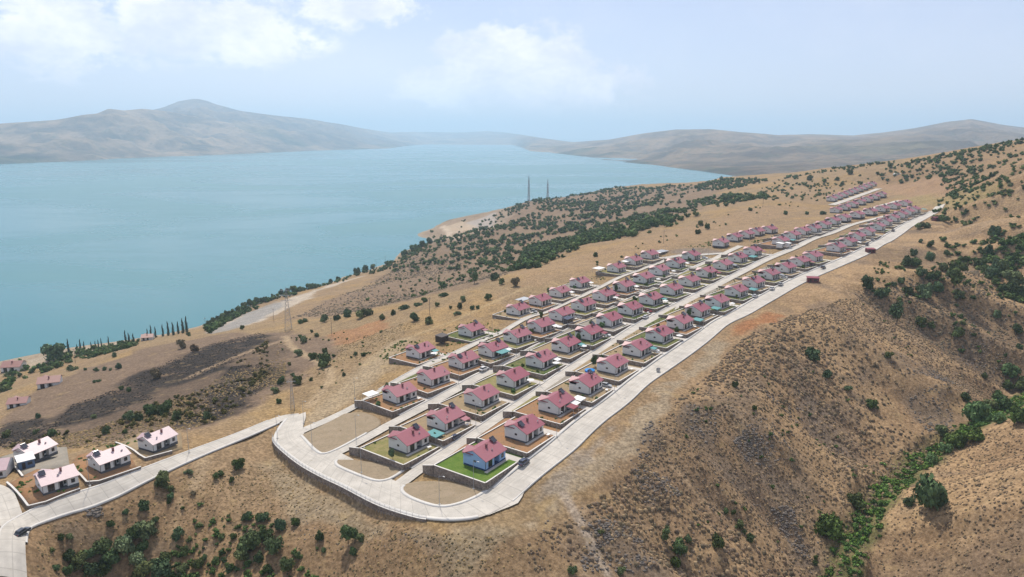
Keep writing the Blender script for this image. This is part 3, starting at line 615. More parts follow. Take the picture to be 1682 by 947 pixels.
def between(name, A, B, off, mtl, label, cross=9, n=140):
    A = resample(A, .5); B = resample(B, .5); A = A[np.linspace(0, len(A)-1, n).astype(int)]; B = B[np.linspace(0, len(B)-1, n).astype(int)]
    f = np.linspace(0, 1, cross); X = A[:, None]*(1-f)[None, :, None]+B[:, None]*f[None, :, None]
    V = np.concatenate([X, (hb(X[..., 0], X[..., 1])+off)[..., None]], -1).reshape(-1, 3)
    a = (np.arange(n-1)[:, None]*cross+np.arange(cross-1)[None]).ravel()
    wd = np.linalg.norm(B-A, axis=1)[:, None]; al = np.concatenate([[0], np.cumsum(np.linalg.norm(np.diff(.5*(A+B), axis=0), axis=1))]); uv = np.stack([wd*(f[None]-.5), np.repeat(al[:, None], cross, 1)], -1).reshape(-1, 2)
    return tag(link(name, mesh_np(name, V, np.stack([a, a+cross, a+cross+1, a+1], 1)[:, ::-1], mtl, uv=uv)), label, None, None, 'structure')
def deeper(P, o, f=1.35): f = 1+(f-1)*sm(np.linspace(0, 1, len(P)), .22, .4)[:, None]; return o[np.linspace(0, len(o)-1, len(P)).astype(int)]*(1-f)+P*f
ri, ro = resample(inner, 1), resample(outer, 1)
between('road', outer, deeper(ri, ro, 1.25), .175, M_road, 'broad pale concrete road curving round the front of the settlement')
def kerb(P, w, off, label, name='pavement'): return ribbon(name, P, w, off, M_kerb, label, 2, 1.5, .4)
def offset(P, d):
    P = resample(P, 1.5); t = np.gradient(P, axis=0); t /= np.linalg.norm(t, axis=1)[:, None]; return P+np.stack([-t[:, 1], t[:, 0]], 1)*d
kerb(offset(outer, .6)[:int(len(resample(outer, 1.5))*.86)], 1.0, .30, 'pale pavement along the outer edge of the front road')
for k, off, a, b, lab in (('A', -5.4, 0, None, 'pale pavement along the house side of the wide road'), ('B', -5.4, 0, 22, 'narrow pavement in front of the second row'), ('C', -5.4, 0, 14, 'narrow pavement in front of the third row')):
    kerb(row_line(k, off, a, b, ext0=6), 1.1, .30, lab)
kerb(row_line('A', -13.9, 0, None, ext0=8, ext1=20), .4, .22, 'thin kerb along the open edge of the wide road', 'kerb')
for key, side in (('lower_road', 2.8), ('lower_road', -2.8), ('outer_road', 2.5)):
    P = PLAN[key][0]; P = P[6:-8] if key == 'lower_road' else P[4:]
    kerb(offset(P, side), .5, .30, 'pale kerb along the lower road' if key == 'lower_road' else 'pale kerb on the lake side of the lane', 'kerb')
for q, P in enumerate(ISLANDS):
    P = np.vstack([P, P[:1]]); ring = resample(P, 1.2)[:-1]; c = ring.mean(0); n = len(ring)
    fr = [1, .93, .75, .5, .25, 0.02]; V = []
    for f in fr:
        X = c+(ring-c)*f; z = hb(X[:, 0], X[:, 1])+.28 + (1-f)*.25 + (fbm(X[:, 0], X[:, 1], 3, 3)-.5)*.5*(1-f); V.append(np.column_stack([X, z]))
    V.append(np.column_stack([ring, hb(ring[:, 0], ring[:, 1])-.4])); F = []
    for r in range(len(fr)-1):
        for i in range(n): j = (i+1) % n; F.append((r*n+i, r*n+j, (r+1)*n+j, (r+1)*n+i))
    b0 = len(fr)*n
    for i in range(n): j = (i+1) % n; F.append((b0+i, b0+j, j, i))
    F = np.array(F)
    area = .5*np.sum(ring[:, 0]*np.roll(ring[:, 1], -1)-ring[:, 1]*np.roll(ring[:, 0], -1))
    if area < 0: F = F[:, ::-1]
    tag(link('bare_island', mesh_np('bare_island', np.vstack(V), F, M_soil['earth'], None, True)), ['bare earth island in front of the blue house', 'bare earth island below the second row', 'large bare earth triangle below the third row'][q], None, None, 'structure')
    m = int(len(P)*(.72 if q < 2 else .55)); kerb(offset(P[:m], -.2 if area < 0 else .2), 1.0, .35, 'pale kerb round a bare earth island', 'kerb')

YARD = {('A', 0): 'lawn', ('B', 0): 'olive', ('C', 0): 'orange', ('C', 1): 'orange', ('A', 1): 'orange', ('A', 2): 'orange', ('C', 2): 'orange', ('D', 0): 'orange', ('D', 1): 'green', ('B', 1): 'dry', ('B', 2): 'dry', ('A', 3): 'dry', ('A', 4): 'dry', ('B', 3): 'olive', ('A', 5): 'dry', ('A', 6): 'green'}
ROWNAME = {'A': 'row beside the wide road', 'B': 'second row from the wide road', 'C': 'third row from the wide road', 'D': 'row facing the lake', 'E': 'topmost row above the settlement', 'F': 'row just below the topmost one'}
def frame_m(k, i):
    t = TAN[k][i]; return math.atan2(t[1], t[0])
for k, i, L in LOTS:
    x0 = -6.3; f = -4.7; b = LOT_BACK[k]; z0 = ROWS[k][i][2]; loc = (*ROWS[k][i][:2], z0); rz = frame_m(k, i)
    loose = k == 'D' or (k == 'C' and i == 13)
    typ = YARD.get((k, i)) or random.choice(['dry', 'dry', 'gravel', 'olive', 'green', 'dry', 'orange'])
    m = MB(); m.box(x0+.3, L+x0+.1, f+.3, b-.3, -1.6, .0)
    tag(link('yard', m.mesh('yard', M_soil[typ]), None, loc, rz), None, None, None, 'structure')
    def gnd(e1, e2): p = local(k, i, e1, e2); return min(float(hz(*p)), float(hb(*p))) - z0
    # retaining wall: near end, road side, back
    w = MB(); cop = MB(); hgt = .28
    def run(pts, cap=True):
        for (a0, c0), (a1, c1) in zip(pts[:-1], pts[1:]):
            A = np.array((a0, c0)); B2 = np.array((a1, c1)); dd = unit(B2-A); nn = np.array((-dd[1], dd[0])); nseg = max(1, int(np.linalg.norm(B2-A)//4))
            for s in range(nseg):
                p = A+(B2-A)*s/nseg; q = A+(B2-A)*(s+1)/nseg; gz = min(gnd(*p), gnd(*q))-.8
                w.prism([p-nn*.2, q-nn*.2, q+nn*.2, p+nn*.2], min(gz, -.9), hgt)
            cop.prism([A-nn*.22-dd*.02, B2-nn*.22+dd*.02, B2+nn*.22+dd*.02, A+nn*.22-dd*.02], hgt, hgt+.07)
    run([(x0+.2, b), (x0+.2, f+.2)]); run([(x0+.45, f+.2), (9.6, f+.2)]); run([(13.4, f+.2), (min(L+x0-.3, 14.6), f+.2)])
    run([(L+x0-.2, b), (x0+.45, b)])
    ord_ = ordn(i)
    r = link('retaining_wall', w.mesh('retaining_wall', M_stone), None, loc, rz); tag(r, f'stone retaining wall round the {ord_} house of the {ROWNAME[k]}', 'wall', 'stone walls round the house plots')
    link('coping', cop.mesh('coping', M_coping), r)
    # driveway from road to house end
    m = MB(); m.box(10.3, 13.2, f-.9, 3.5, -.2, .035); m.box(-.8, 10.3, -1.1, 0, -.2, .06)
    if not (k == 'A' and i == 0): m.box(3.2, 4.8, 9.2, 10.6, -.2, .05)
    tag(link('path', m.mesh('path', M_drive), None, loc, rz), None, None, None, 'structure')
    # planting strip between the plot and the lane behind
    if k in 'ABC':
        e = {'A': 19.2, 'B': 20.6, 'C': 17.8}[k]; n1, n2 = 10, 5; V = []
        for q1 in range(n1):
            for q2 in range(n2):
                a1 = x0+.4+(L-.4)*q1/(n1-1); c1 = b+.2+(e-b-.2)*q2/(n2-1); p = local(k, i, a1, c1); zz = (-.3)*(1-q2/(n2-1)) + (float(hb(*p))-z0+.16)*q2/(n2-1)
                V.append((a1, c1, max(zz, float(hz(*p))-z0+.04)))
        a = (np.arange(n1-1)[:, None]*n2+np.arange(n2-1)[None]).ravel()
        st = {('A', 0): 'orange', ('A', 1): 'orange', ('B', 0): 'olive'}.get((k, i)) or random.choice(['dry', 'gravel', 'olive', 'dry', 'green'])
        tag(link('planting_strip', mesh_np('planting_strip', V, np.stack([a, a+n2, a+n2+1, a+1], 1)[:, ::-1][:, ::-1], M_soil[st]), None, loc, rz), None, None, None, 'structure')
        # cross wall where the strip steps up
        m = MB(); c2 = MB(); h1 = float(np.mean([v[2] for v in V[:n2]])); m.prism([(x0, b+.3), (x0+.35, b+.3), (x0+.35, e), (x0, e)], -3.6, [.1, .1, h1*.6+.15, h1*.6+.15]); c2.prism([(x0-.05, b+.3), (x0+.4, b+.3), (x0+.4, e+.03), (x0-.05, e+.03)], [.1, .1, h1*.6+.15, h1*.6+.15], [.2, .2, h1*.6+.25, h1*.6+.25])
        r2 = link('step_wall', m.mesh('step_wall', M_stone), None, loc, rz); tag(r2, f'short stone step wall behind the {ord_} house of the {ROWNAME[k]}', 'wall', 'short stone walls across the planting strips'); link('coping', c2.mesh('coping', M_coping), r2)

# ------------------------------------------------------------------ houses
LX, LY = 10.0, 8.2
def house_meshes(wm, pm, rm):
    d = {}
    m = MB()                                                     # walls: notched footprint, gable ends
    ft, apex, bk, ry = 3.25, 5.35, 3.7, 4.6
    prof = [(0, 0), (0, ft), (ry, apex), (LY, bk), (LY, 0)]
    m.add([(0, y, z) for y, z in prof]+[(LX, y, z) for y, z in prof], [(4, 3, 2, 1, 0)[::-1], (5, 6, 7, 8, 9)[::-1], (3, 8, 9, 4)[::-1]])
    m.add([(0, 0, 0), (4.6, 0, 0), (4.6, 0, ft), (0, 0, ft)], [(0, 1, 2, 3)]); m.add([(6.9, 0, 0), (LX, 0, 0), (LX, 0, ft), (6.9, 0, ft)], [(0, 1, 2, 3)])
    m.add([(4.6, 0, 0), (4.6, 1.6, 0), (4.6, 1.6, ft), (4.6, 0, ft)], [(0, 1, 2, 3)]); m.add([(6.9, 1.6, 0), (6.9, 0, 0), (6.9, 0, ft), (6.9, 1.6, ft)], [(0, 1, 2, 3)])
    m.add([(4.6, 1.6, 0), (6.9, 1.6, 0), (6.9, 1.6, ft), (4.6, 1.6, ft)], [(0, 1, 2, 3)]); m.box(4.6, 6.9, 0.0, .22, 2.75, ft-.02)
    d['wall'] = m.mesh('house_wall', wm)
    m = MB(); m.box(-.05, 4.55, -.05, .1, -.6, .5); m.box(6.95, LX+.05, -.05, .1, -.6, .5); m.box(-.05, .1, .1, LY+.05, -.6, .5); m.box(LX-.1, LX+.05, .1, LY+.05, -.6, .5); m.box(.1, LX-.1, LY-.1, LY+.05, -.6, .5); m.box(4.55, 6.95, -.05, 1.58, -.6, .28)
    d['plinth'] = m.mesh('plinth', pm)
    m = MB(); sl = (apex-ft)/ry; sb = (apex-bk)/(LY-ry); ov = .5; t = .16
    P = [(-ov, ft-sl*ov), (ry, apex), (LY+ov, bk-sb*ov)]
    for (y0, z0), (y1, z1) in ((P[0], P[1]), (P[1], P[2])):
        m.add([(x, y, z+dz) for dz in (.02, t) for x in (-.4, LX+.4) for y, z in ((y0, z0), (y1, z1))], [(0, 1, 3, 2), (4, 6, 7, 5), (0, 2, 6, 4), (1, 5, 7, 3), (0, 4, 5, 1), (2, 3, 7, 6)])
    d['roof'] = m.mesh('main_roof', rm)
    m = MB(); rx, h, e = 2.3, 5.05, 3.86                          # rear cross gable
    for xa, xb in ((-.22, rx), (rx, 5.0)):
        za, zb = (e, h) if xa < rx and xb == rx else (h, e)
        m.add([(x, y, z+dz) for dz in (0, .16) for y in (4.5, LY+.5) for x, z in ((xa, za), (xb, zb))], [(0, 2, 3, 1), (4, 5, 7, 6), (0, 1, 5, 4), (2, 6, 7, 3), (0, 4, 6, 2), (1, 3, 7, 5)])
    d['rear_roof'] = m.mesh('rear_roof', rm)
    m = MB(); m.add([(0.02, LY+.25, -.3), (4.6, LY+.25, -.3), (4.6, LY+.25, 4.0), (rx, LY+.25, 5.1), (0.02, LY+.25, 3.98)], [(4, 3, 2, 1, 0)]); m.box(.02, 4.6, LY-.6, LY+.24, -.3, 3.75); m.prism([(.0, 5.4), (.3, 5.4), (.3, LY+.24), (.0, LY+.24)], 3.0, 3.95)
    d['rear_wing'] = m.mesh('rear_wing', wm)
    m = MB(); m.box(-.28, .28, -.28, .28, -.9, 1.15); m.box(-.36, .36, -.36, .36, 1.15, 1.3); d['chimney'] = m.mesh('chimney', M_chim)
    m = MB(); m.box(1.35, 3.25, -.07, .05, .52, 2.8); d['window'] = m.mesh('window', M_frame)
    m = MB(); m.box(1.47, 2.25, -.09, -.05, .64, 2.68); m.box(2.35, 3.13, -.09, -.05, .64, 2.68); d['pane'] = m.mesh('pane', M_glass)
    m = MB(); m.box(4.9, 6.0, 1.5, 1.62, .28, 2.5); d['door'] = m.mesh('door', M_dark)
    m = MB(); m.box(5.85, 5.93, 1.44, 1.5, 1.25, 1.45); d['handle'] = m.mesh('handle', M_steel)
    m = MB(); m.box(6.15, 6.8, 1.52, 1.62, .9, 2.4); d['porch_window'] = m.mesh('porch_window', M_glass)
    m = MB(); m.box(7.9, 9.0, -.06, .05, 1.15, 2.45); d['small_window'] = m.mesh('small_window', M_frame)
    m = MB(); m.box(8.0, 8.9, -.08, -.04, 1.25, 2.35); d['small_pane'] = m.mesh('pane', M_glass)
    m = MB(); m.box(-.06, .05, 3.55, 4.45, 1.75, 2.4); d['gable_window'] = m.mesh('gable_window', M_frame)
    m = MB(); m.box(-.08, -.04, 3.63, 4.37, 1.83, 2.32); d['gable_pane'] = m.mesh('pane', M_glass)
    m = MB(); m.box(-.1, .0, -.1, .02, -.2, 3.2); d['downpipe'] = m.mesh('downpipe', M_pipe)
    m = MB(); m.add([(x, y, z+dz) for dz in (0, .08) for x in (-.9, .9) for y, z in ((-.9, -.1), (.5, .95))], [(0, 1, 3, 2), (4, 6, 7, 5), (0, 2, 6, 4), (1, 5, 7, 3), (0, 4, 5, 1), (2, 3, 7, 6)]); m.tube((-.85, .7, .95), (.85, .7, .95), .28, n=8); m.box(-.8, -.7, .45, .8, -.3, .8); m.box(.7, .8, .45, .8, -.3, .8)
    d['solar_heater'] = m.mesh('solar_heater', M_solar)
    return d
HM = {'white': house_meshes(M_white, M_plinth, M_roof), 'blue': house_meshes(M_blue, M_bplinth, M_roof), 'old': house_meshes(M_white, M_plinth, M_roof2), 'glare_roofed': house_meshes(M_white, M_plinth, mat('glare_pale_roof', f_roof((.50, .375, .38))))}  # last set: pink roof with sun glare put into its base colour
PORCH = []
for mm_ in (M_roof, M_teal, M_canvas, M_steel, M_redsheet):
    m_ = MB(); m_.prism([(6.9, -2.8), (10.0, -2.8), (10.0, -.05), (6.9, -.05)], [2.3, 2.3, 2.75, 2.75], [2.38, 2.38, 2.83, 2.83]); PORCH.append(m_.mesh('porch_roof', mm_))
PPOST = MB().box(-.06, .06, -.06, .06, -.2, 2.3).mesh('post', M_steel)
DISH = MB(); DISH.tube((0, 0, -.4), (0, 0, .5), .03); DISH.add([(.42*math.cos(q*math.pi/5), -.12-.1*math.sin(q*math.pi/5), .6+.42*math.sin(q*math.pi/5)) for q in range(10)]+[(0, .05, .55)], [(q, (q+1) % 10, 10) for q in range(10)]); DISH = DISH.mesh('satellite_dish', M_trim)
def house(loc, rz, label, kind='white', detail=2, chim=(5.6, 3.0), solar=None, group='small red-roofed houses of the settlement', scale=1.0):
    h = empty('house', loc, rz, label, 'house', group); d = HM[kind]
    if scale != 1: h.scale = (scale,)*3
    def part(n, par=h, key=None, loc=None): return link(n, d[key or n], par, loc)
    for n in ('wall', 'plinth', 'roof', 'rear_roof', 'rear_wing'): part(n)
    w = part('window'); part('pane', w)
    dd = part('door')
    gw = part('window', key='gable_window')
    roofz = lambda y: 3.25+(5.35-3.25)/4.6*y
    part('chimney', loc=(chim[0], chim[1], roofz(chim[1])))
    if detail > 1:
        part('handle', dd); part('porch_window'); s = part('window', key='small_window'); part('pane', s, key='small_pane'); part('pane', gw, key='gable_pane'); part('downpipe'); part('downpipe', loc=(4.45, 0, -.08))
    if detail > 1 and kind == 'white' and random.random() < .38:
        pr = link('porch_roof', PORCH[random.randrange(len(PORCH))], h); link('post', PPOST, pr, (7.0, -2.7, 0)); link('post', PPOST, pr, (9.9, -2.7, 0))
    if detail > 1 and random.random() < .55:
        link('satellite_dish', DISH, h, (random.uniform(.6, 9), random.uniform(1.0, 2.2), 3.9))
    if solar: part('solar_heater', loc=(solar[0], solar[1], roofz(solar[1])+.25))
    return h
for k in 'ABCDEF':
    P = ROWS[k]
    for i in range(len(P)):
        far = (k in 'EF') or np.hypot(*P[i][:2]) > 520
        lab = f'white pink-roofed house, {ordn(i)} from the front end of the {ROWNAME[k]}'
        kd = 'white'
        if (k, i) == ('A', 0): kd = 'blue'; lab = 'light blue house with pink-red metal roof and bright green lawn at the front corner'
        sol = [None, (8.3, 4.0), None, (1.6, 3.0), (8.6, 4.3)][(i*3+ord(k)) % 5]
        if (k, i) == ('A', 0): sol = (9.0, 3.9)
        z = P[i][2] if k in 'ABCD' and not far else max(P[i][2], float(hb(*P[i][:2]))) 
        house((*P[i][:2], z + (.05 if far else 0)), frame_m(k, i), lab, kd, 1 if far else 2, (random.uniform(4.6, 6.4), random.uniform(2.4, 3.6)), sol)
# lower houses by the left edge
def wall_block(uvs, label, h=.9, th=.4, group='stone walls round the lower house plots', top=None):
    P = ground(uvs); w = MB(); c = MB()
    P = resample(P, 4.0)
    for a, b in zip(P[:-1], P[1:]):
        d = unit((b-a)[:2]); n = np.array((-d[1], d[0]))*th/2; q = [a[:2]-n, b[:2]-n, b[:2]+n, a[:2]+n]; za, zb = float(hb(*a[:2]))+h, float(hb(*b[:2]))+h
        w.prism(q, [za-h-1.2, zb-h-1.2, zb-h-1.2, za-h-1.2], [za, zb, zb, za]); n2 = n*1.3; q = [a[:2]-n2, b[:2]-n2, b[:2]+n2, a[:2]+n2]; c.prism(q, [za, zb, zb, za], [za+.12, zb+.12, zb+.12, za+.12])
    r = link('retaining_wall', w.mesh('retaining_wall', M_stone)); tag(r, label, 'wall', group); link('coping', c.mesh('coping', M_coping), r); return r
def yard_patch(uvs, typ, off=.35):
    P = ground(uvs)[:, :2]; ring = resample(np.vstack([P, P[:1]]), 1.5)[:-1]; c = ring.mean(0); n = len(ring); V = []
    for f in (1, .66, .33, .02): X = c+(ring-c)*f; V.append(np.column_stack([X, np.maximum(hb(X[:, 0], X[:, 1]), hz(X[:, 0], X[:, 1]))+off]))
    V.append(np.column_stack([ring, hb(ring[:, 0], ring[:, 1])-.8])); F = [(r*n+i, r*n+(i+1) % n, (r+1)*n+(i+1) % n, (r+1)*n+i) for r in range(3) for i in range(n)]+[(4*n+i, 4*n+(i+1) % n, (i+1) % n, i) for i in range(n)]
    F = np.array(F); area = np.sum(ring[:, 0]*np.roll(ring[:, 1], -1)-ring[:, 1]*np.roll(ring[:, 0], -1))
    return tag(link('yard', mesh_np('yard', np.vstack(V), F if area > 0 else F[:, ::-1], M_soil[typ])), None, None, None, 'structure')
H_PX = [((253, 745.5), (296, 731), 'low pale-roofed white house beside the lower road, highest up the road'), ((166.5, 779.4), (214, 763.5), 'low pale-roofed white house in the middle of the lower road group, behind a garden wall'), ((72, 815.6), (128, 800), 'low pale-roofed white house at the corner of the lower road'), ((51.4, 764), (100, 749), 'low pale-roofed white house with blue shed beside it'), ((-46, 797), (9, 783), 'white house just past the blue shed, cut by the photo edge')]
yard_patch([(14,797),(48,834),(130,806),(112,772),(60,772)], 'orange'); yard_patch([(112,772),(146,797),(225,770),(200,735),(130,748)], 'orange'); yard_patch([(190,733),(237,757),(300,737),(298,712),(230,712)], 'dry')
yard_patch([(0,752),(40,785),(115,768),(110,735),(60,735)], 'gravel')
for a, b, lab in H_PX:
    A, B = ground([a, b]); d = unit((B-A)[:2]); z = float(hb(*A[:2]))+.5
    house((*A[:2], z), math.atan2(d[1], d[0]), lab, 'glare_roofed', 2, (6.2, 3.2), (1.2, 3.9), 'pale-roofed houses along the lower road', .9)
wall_block([(12,797),(47,836),(60,838),(132,808)], 'long stone wall round the corner plot of the lower road'); wall_block([(116,770),(146,800),(232,772)], 'stone wall round the middle plot of the lower road'); wall_block([(190,729),(236,757),(283,744)], 'stone wall in front of the highest lower road house'); wall_block([(8,757),(38,785)], 'stone wall beside the blue shed', .7)

# ------------------------------------------------------------------ sheds, awnings, cars, lamps, rails
def awning(loc, rz, size, mtl, label, h=2.6, cat='awning', group=None, tilt=.25):
    r = empty('awning', loc, rz, label, cat, group); a, b = size; m = MB()
    m.prism([(0, 0), (a, 0), (a, b), (0, b)], [h, h, h+tilt, h+tilt], [h+.08, h+.08, h+tilt+.08, h+tilt+.08]); m.box(0, a, -.03, .0, h-.22, h+.06); link('cover', m.mesh('cover', mtl), r)
    pm = MB().box(-.05, .05, -.05, .05, -.8, h).mesh('post', M_steel)
    for x in (.1, a-.1):
        for y in (.1, b-.1): link('post', pm, r, (x, y, 0))
    return r
def on_row(k, i, e1, e2, dz=0.): p = local(k, i, e1, e2); return (*p, ROWS[k][i][2]+dz)
awn = [('B', 0, 10.6, -2.5, 4.5, 5, M_teal, 'teal awning beside the first house of the second row'), ('C', 3, 1.0, -4.2, 6, 3.4, M_teal, 'teal awning in front of the fourth house of the third row'),
       ('A', 7, 10.6, -3, 5, 4.2, M_teal, 'teal awning beside the eighth house along the wide road'), ('A', 8, 10.6, -3.4, 5, 4, M_teal, 'teal awning beside the ninth house along the wide road'), ('A', 10, 10.6, -3, 5.5, 4, M_teal, 'teal awning beside the eleventh house along the wide road'),
       ('B', 14, 10.6, -3.5, 7, 4, M_teal, 'teal awning beside the fifteenth house of the second row'), ('A', 2, 2.6, -4.2, 3.6, 3, M_redsheet, 'dark red canopy before the third house along the wide road'), ('A', 2, 10.4, -2.5, 4, 3.5, M_canvas, 'white canopy at the far end of the third house on the wide road'),
       ('C', 0, -5.8, 9.4, 5, 4, M_canvas, 'white canopy on the garden wall of the first third row house'), ('D', 6, -9, 9, 8, 5, M_canvas, 'white sheet roof behind the seventh lakeside house'), ('D', 8, 10.6, 2, 7, 6, M_canvas, 'white canopy past the last lakeside house'), ('D', 8, 18.5, 2, 9, 6, M_steel, 'grey sheet roof past the white canopy of the last lakeside house'),
       ('D', 3, -4.5, 10, 9, 5, M_steel, 'grey sheet roof behind the fourth lakeside house'), ('D', 7, -5, 4, 6, 4, M_canvas, 'pale canopy beside the eighth lakeside house'), ('B', 16, 10.5, -2, 6, 5, M_teal, 'pale teal roof beside the seventeenth house of the second row'), ('A', 25, 10.6, -3, 6, 4, M_teal, 'teal awning beside the last house along the wide road')]
for k, i, a, b, sx, sy, m_, lab in awn: awning(on_row(k, i, a, b), frame_m(k, i), (sx, sy), m_, lab, group='awnings and canopies beside the houses')
def shed(loc, rz, w, d, h, wm, rm, label, name='shed', group=None):
    r = empty(name, loc, rz, label, name, group); link('wall', MB().box(0, w, 0, d, -.6, h).mesh('wall', wm), r)
    m = MB(); m.prism([(-.3, -.3), (w+.3, -.3), (w+.3, d+.3), (-.3, d+.3)], [h+.003, h+.003, h+.35, h+.35], [h+.12, h+.12, h+.47, h+.47]); link('roof', m.mesh('roof', rm), r)
    link('door', MB().box(w*.2, w*.2+.9, -.05, .05, .02, 2.0).mesh('door', M_dark), r); f = link('window', MB().box(w*.55, w*.85, -.05, .05, 1.0, 1.9).mesh('window', M_frame), r); link('pane', MB().box(w*.57, w*.83, -.07, -.04, 1.06, 1.84).mesh('pane', M_glass), f)
    return r
for (u, v), (u2, v2), lab in (((1326, 464), (1345, 464), 'dark red kiosk on the open side of the wide road, lowest one'), ((1425, 416), (1438, 415), 'dark red kiosk on the open side of the wide road, halfway up'), ((1536, 363), (1549, 361), 'dark red kiosk at the far end of the wide road')):
    A, B = ground([(u, v), (u2, v2)]); d = unit((B-A)[:2]); shed((*A[:2], float(hz(*A[:2]))+.1), math.atan2(d[1], d[0]), float(np.clip(np.linalg.norm((B-A)[:2]), 4.5, 8.5)), 3.4, 2.6, M_kiosk, M_redsheet, lab, 'kiosk', 'dark red kiosks along the wide road')
A, B = ground([(32, 774), (50, 769)]); d = unit((B-A)[:2]); shed((*A[:2], float(hb(*A[:2]))+.45), math.atan2(d[1], d[0]), 4.2, 5, 2.5, simple('blue_shed_wall', (.10, .15, .24), .7), M_canvas, 'blue shed with white roof beside a lower road house')
for (k, i, e1, e2, w, d, lab) in (('D', 1, -14, 7, 5, 4, 'dark shed in the lakeside gardens by the dirt court'), ('C', 6, -2, -4.2, 5, 3, 'dark blue shed before the seventh house of the third row'), ('B', 16, -8, -2, 4, 4, 'pale hut before the seventeenth house of the second row'), ('B', 16, -3, -5, 3, 3, 'small white hut by the lane before the seventeenth house')):
    shed(on_row(k, i, e1, e2, .05), frame_m(k, i), w, d, 2.3, {'D': M_dark, 'C': M_solar}.get(k, M_white), {'D': M_dark, 'C': M_solar}.get(k, M_canvas), lab)
A, = ground([(1470, 289)]); shed((*A[:2], A[2]), -.1, 16, 6, 3, M_white, M_canvas, 'long white shed alone on the hilltop above the settlement')
A = local('A', 4, -2, 10.5); r = empty('pool', (*A, ROWS['A'][4][2]), frame_m('A', 4), 'round blue garden pool behind the fifth house along the wide road', 'pool'); link('rim', MB().tube((0, 0, 0), (0, 0, .7), 2.0, n=20).mesh('rim', M_poolside), r); link('water', MB().tube((0, 0, .5), (0, 0, .72), 1.9, n=20).mesh('water', M_poolwater), r)
def car_meshes(mb):
    d = {}
    m = MB(); st = [(-2.1, .55, .75, .72), (-1.95, .35, .92, .82), (-.9, .3, .98, .86), (.9, .3, .98, .86), (1.8, .33, .85, .82), (2.1, .5, .7, .7)]
    V = []; F = []
    for x, zb, zt, hw in st: V += [(x, -hw, zb), (x, -hw, zt-.1), (x, -hw+.1, zt), (x, hw-.1, zt), (x, hw, zt-.1), (x, hw, zb)]
    for s in range(len(st)-1):
        for q in range(6): F.append((s*6+q, s*6+(q+1) % 6, (s+1)*6+(q+1) % 6, (s+1)*6+q))
    F += [(0, 5, 4, 3, 2, 1), tuple(range(30, 36))]; m.add(V, [f[::-1] for f in F])
    d['body'] = m.mesh('car_body', mb, False)
    m = MB(); V = [(-1.75, -.76, .9), (-1.75, .76, .9), (1.05, .76, .9), (1.05, -.76, .9), (-1.35, -.6, 1.42), (-1.35, .6, 1.42), (.35, .6, 1.44), (.35, -.6, 1.44)]; m.add(V, [(0, 1, 5, 4)[::-1], (1, 2, 6, 5)[::-1], (2, 3, 7, 6)[::-1], (3, 0, 4, 7)[::-1]]); d['window'] = m.mesh('car_window', M_glass)
    m = MB(); m.box(-1.4, .42, -.62, .62, 1.41, 1.5); d['roof'] = m.mesh('car_roof', mb)
    m = MB(); m.tube((0, -.1, 0), (0, .1, 0), .33, n=14); d['wheel'] = m.mesh('tyre', M_tyre); m = MB(); m.tube((0, -.115, 0), (0, .115, 0), .19, n=10); d['rim'] = m.mesh('rim', M_rim)
    m = MB().box(2.0, 2.09, -.18, .18, .56, .7); d['headlight'] = m.mesh('headlight', M_lens); m = MB().box(-2.12, -2.0, -.15, .15, .58, .74); d['tail_light'] = m.mesh('tail_light', M_redlens); return d
CARM = {n: car_meshes(paint(n+'_paint', c)) for n, c in (('navy', (.02, .03, .07)), ('dark', (.03, .032, .04)), ('white', (.7, .7, .69)), ('silver', (.38, .39, .40)), ('red', (.22, .02, .025)))}
def car(uv, rz, colr, label, z=None, xy=None, scale=1.0):
    p = ground([uv])[0] if xy is None else np.array([*xy, 0]); z = float(hb(*p[:2]))+.36 if z is None else z
    c = empty('car', (p[0], p[1], z), rz, label, 'car', 'cars about the settlement'); d = CARM[colr]; c.scale = (scale,)*3
    for n in ('body', 'window', 'roof'): link(n, d[n], c)
    for x in (-1.3, 1.35):
        for y in (-.78, .78): w = link('wheel', d['wheel'], c, (x, y, .33)); link('rim', d['rim'], w)
    for y in (-.55, .55): link('headlight', d['headlight'], c, (0, y, 0)); link('tail_light', d['tail_light'], c, (0, y, 0))
rA = frame_m('A', 0)
car((860, 765), rA, 'navy', 'dark navy car parked in front of the blue house', scale=1.1); car((748, 722), frame_m('B', 1), 'navy', 'dark blue car parked in the lane beside the second row')
car((767, 693), frame_m('B', 1)-1.4, 'red', 'dark red car in the driveway of the second house in the second row', z=ROWS['B'][1][2]+.06, xy=local('B', 1, 11.7, 1.2)); car((1060, 524), frame_m('B', 9), 'white', 'white car in the lane by the ninth house of the second row')
car((795, 610), frame_m('C', 3), 'white', 'white van-like car in the lane below the fourth third-row house', scale=1.15); car((1352, 442), frame_m('A', 15), 'dark', 'dark car alone on the wide road above the first kiosk'); car((1424, 404), frame_m('A', 18), 'dark', 'dark car parked on the wide road near the second kiosk'); car((1433, 396.5), frame_m('A', 19), 'silver', 'silver car parked beyond the second kiosk'); car((1467, 381), frame_m('A', 21), 'dark', 'dark car on the far part of the wide road'); car((1268, 477), frame_m('A', 12), 'white', 'white car parked at the thirteenth house on the wide road')
car((1282, 470), frame_m('A', 12), 'silver', 'silver car parked behind the white one on the wide road'); car((38, 880), 1.4, 'dark', 'small dark car at the kerb of the lower road'); car((1240, 489), frame_m('A', 11), 'white', 'white car in front of the twelfth house on the wide road')
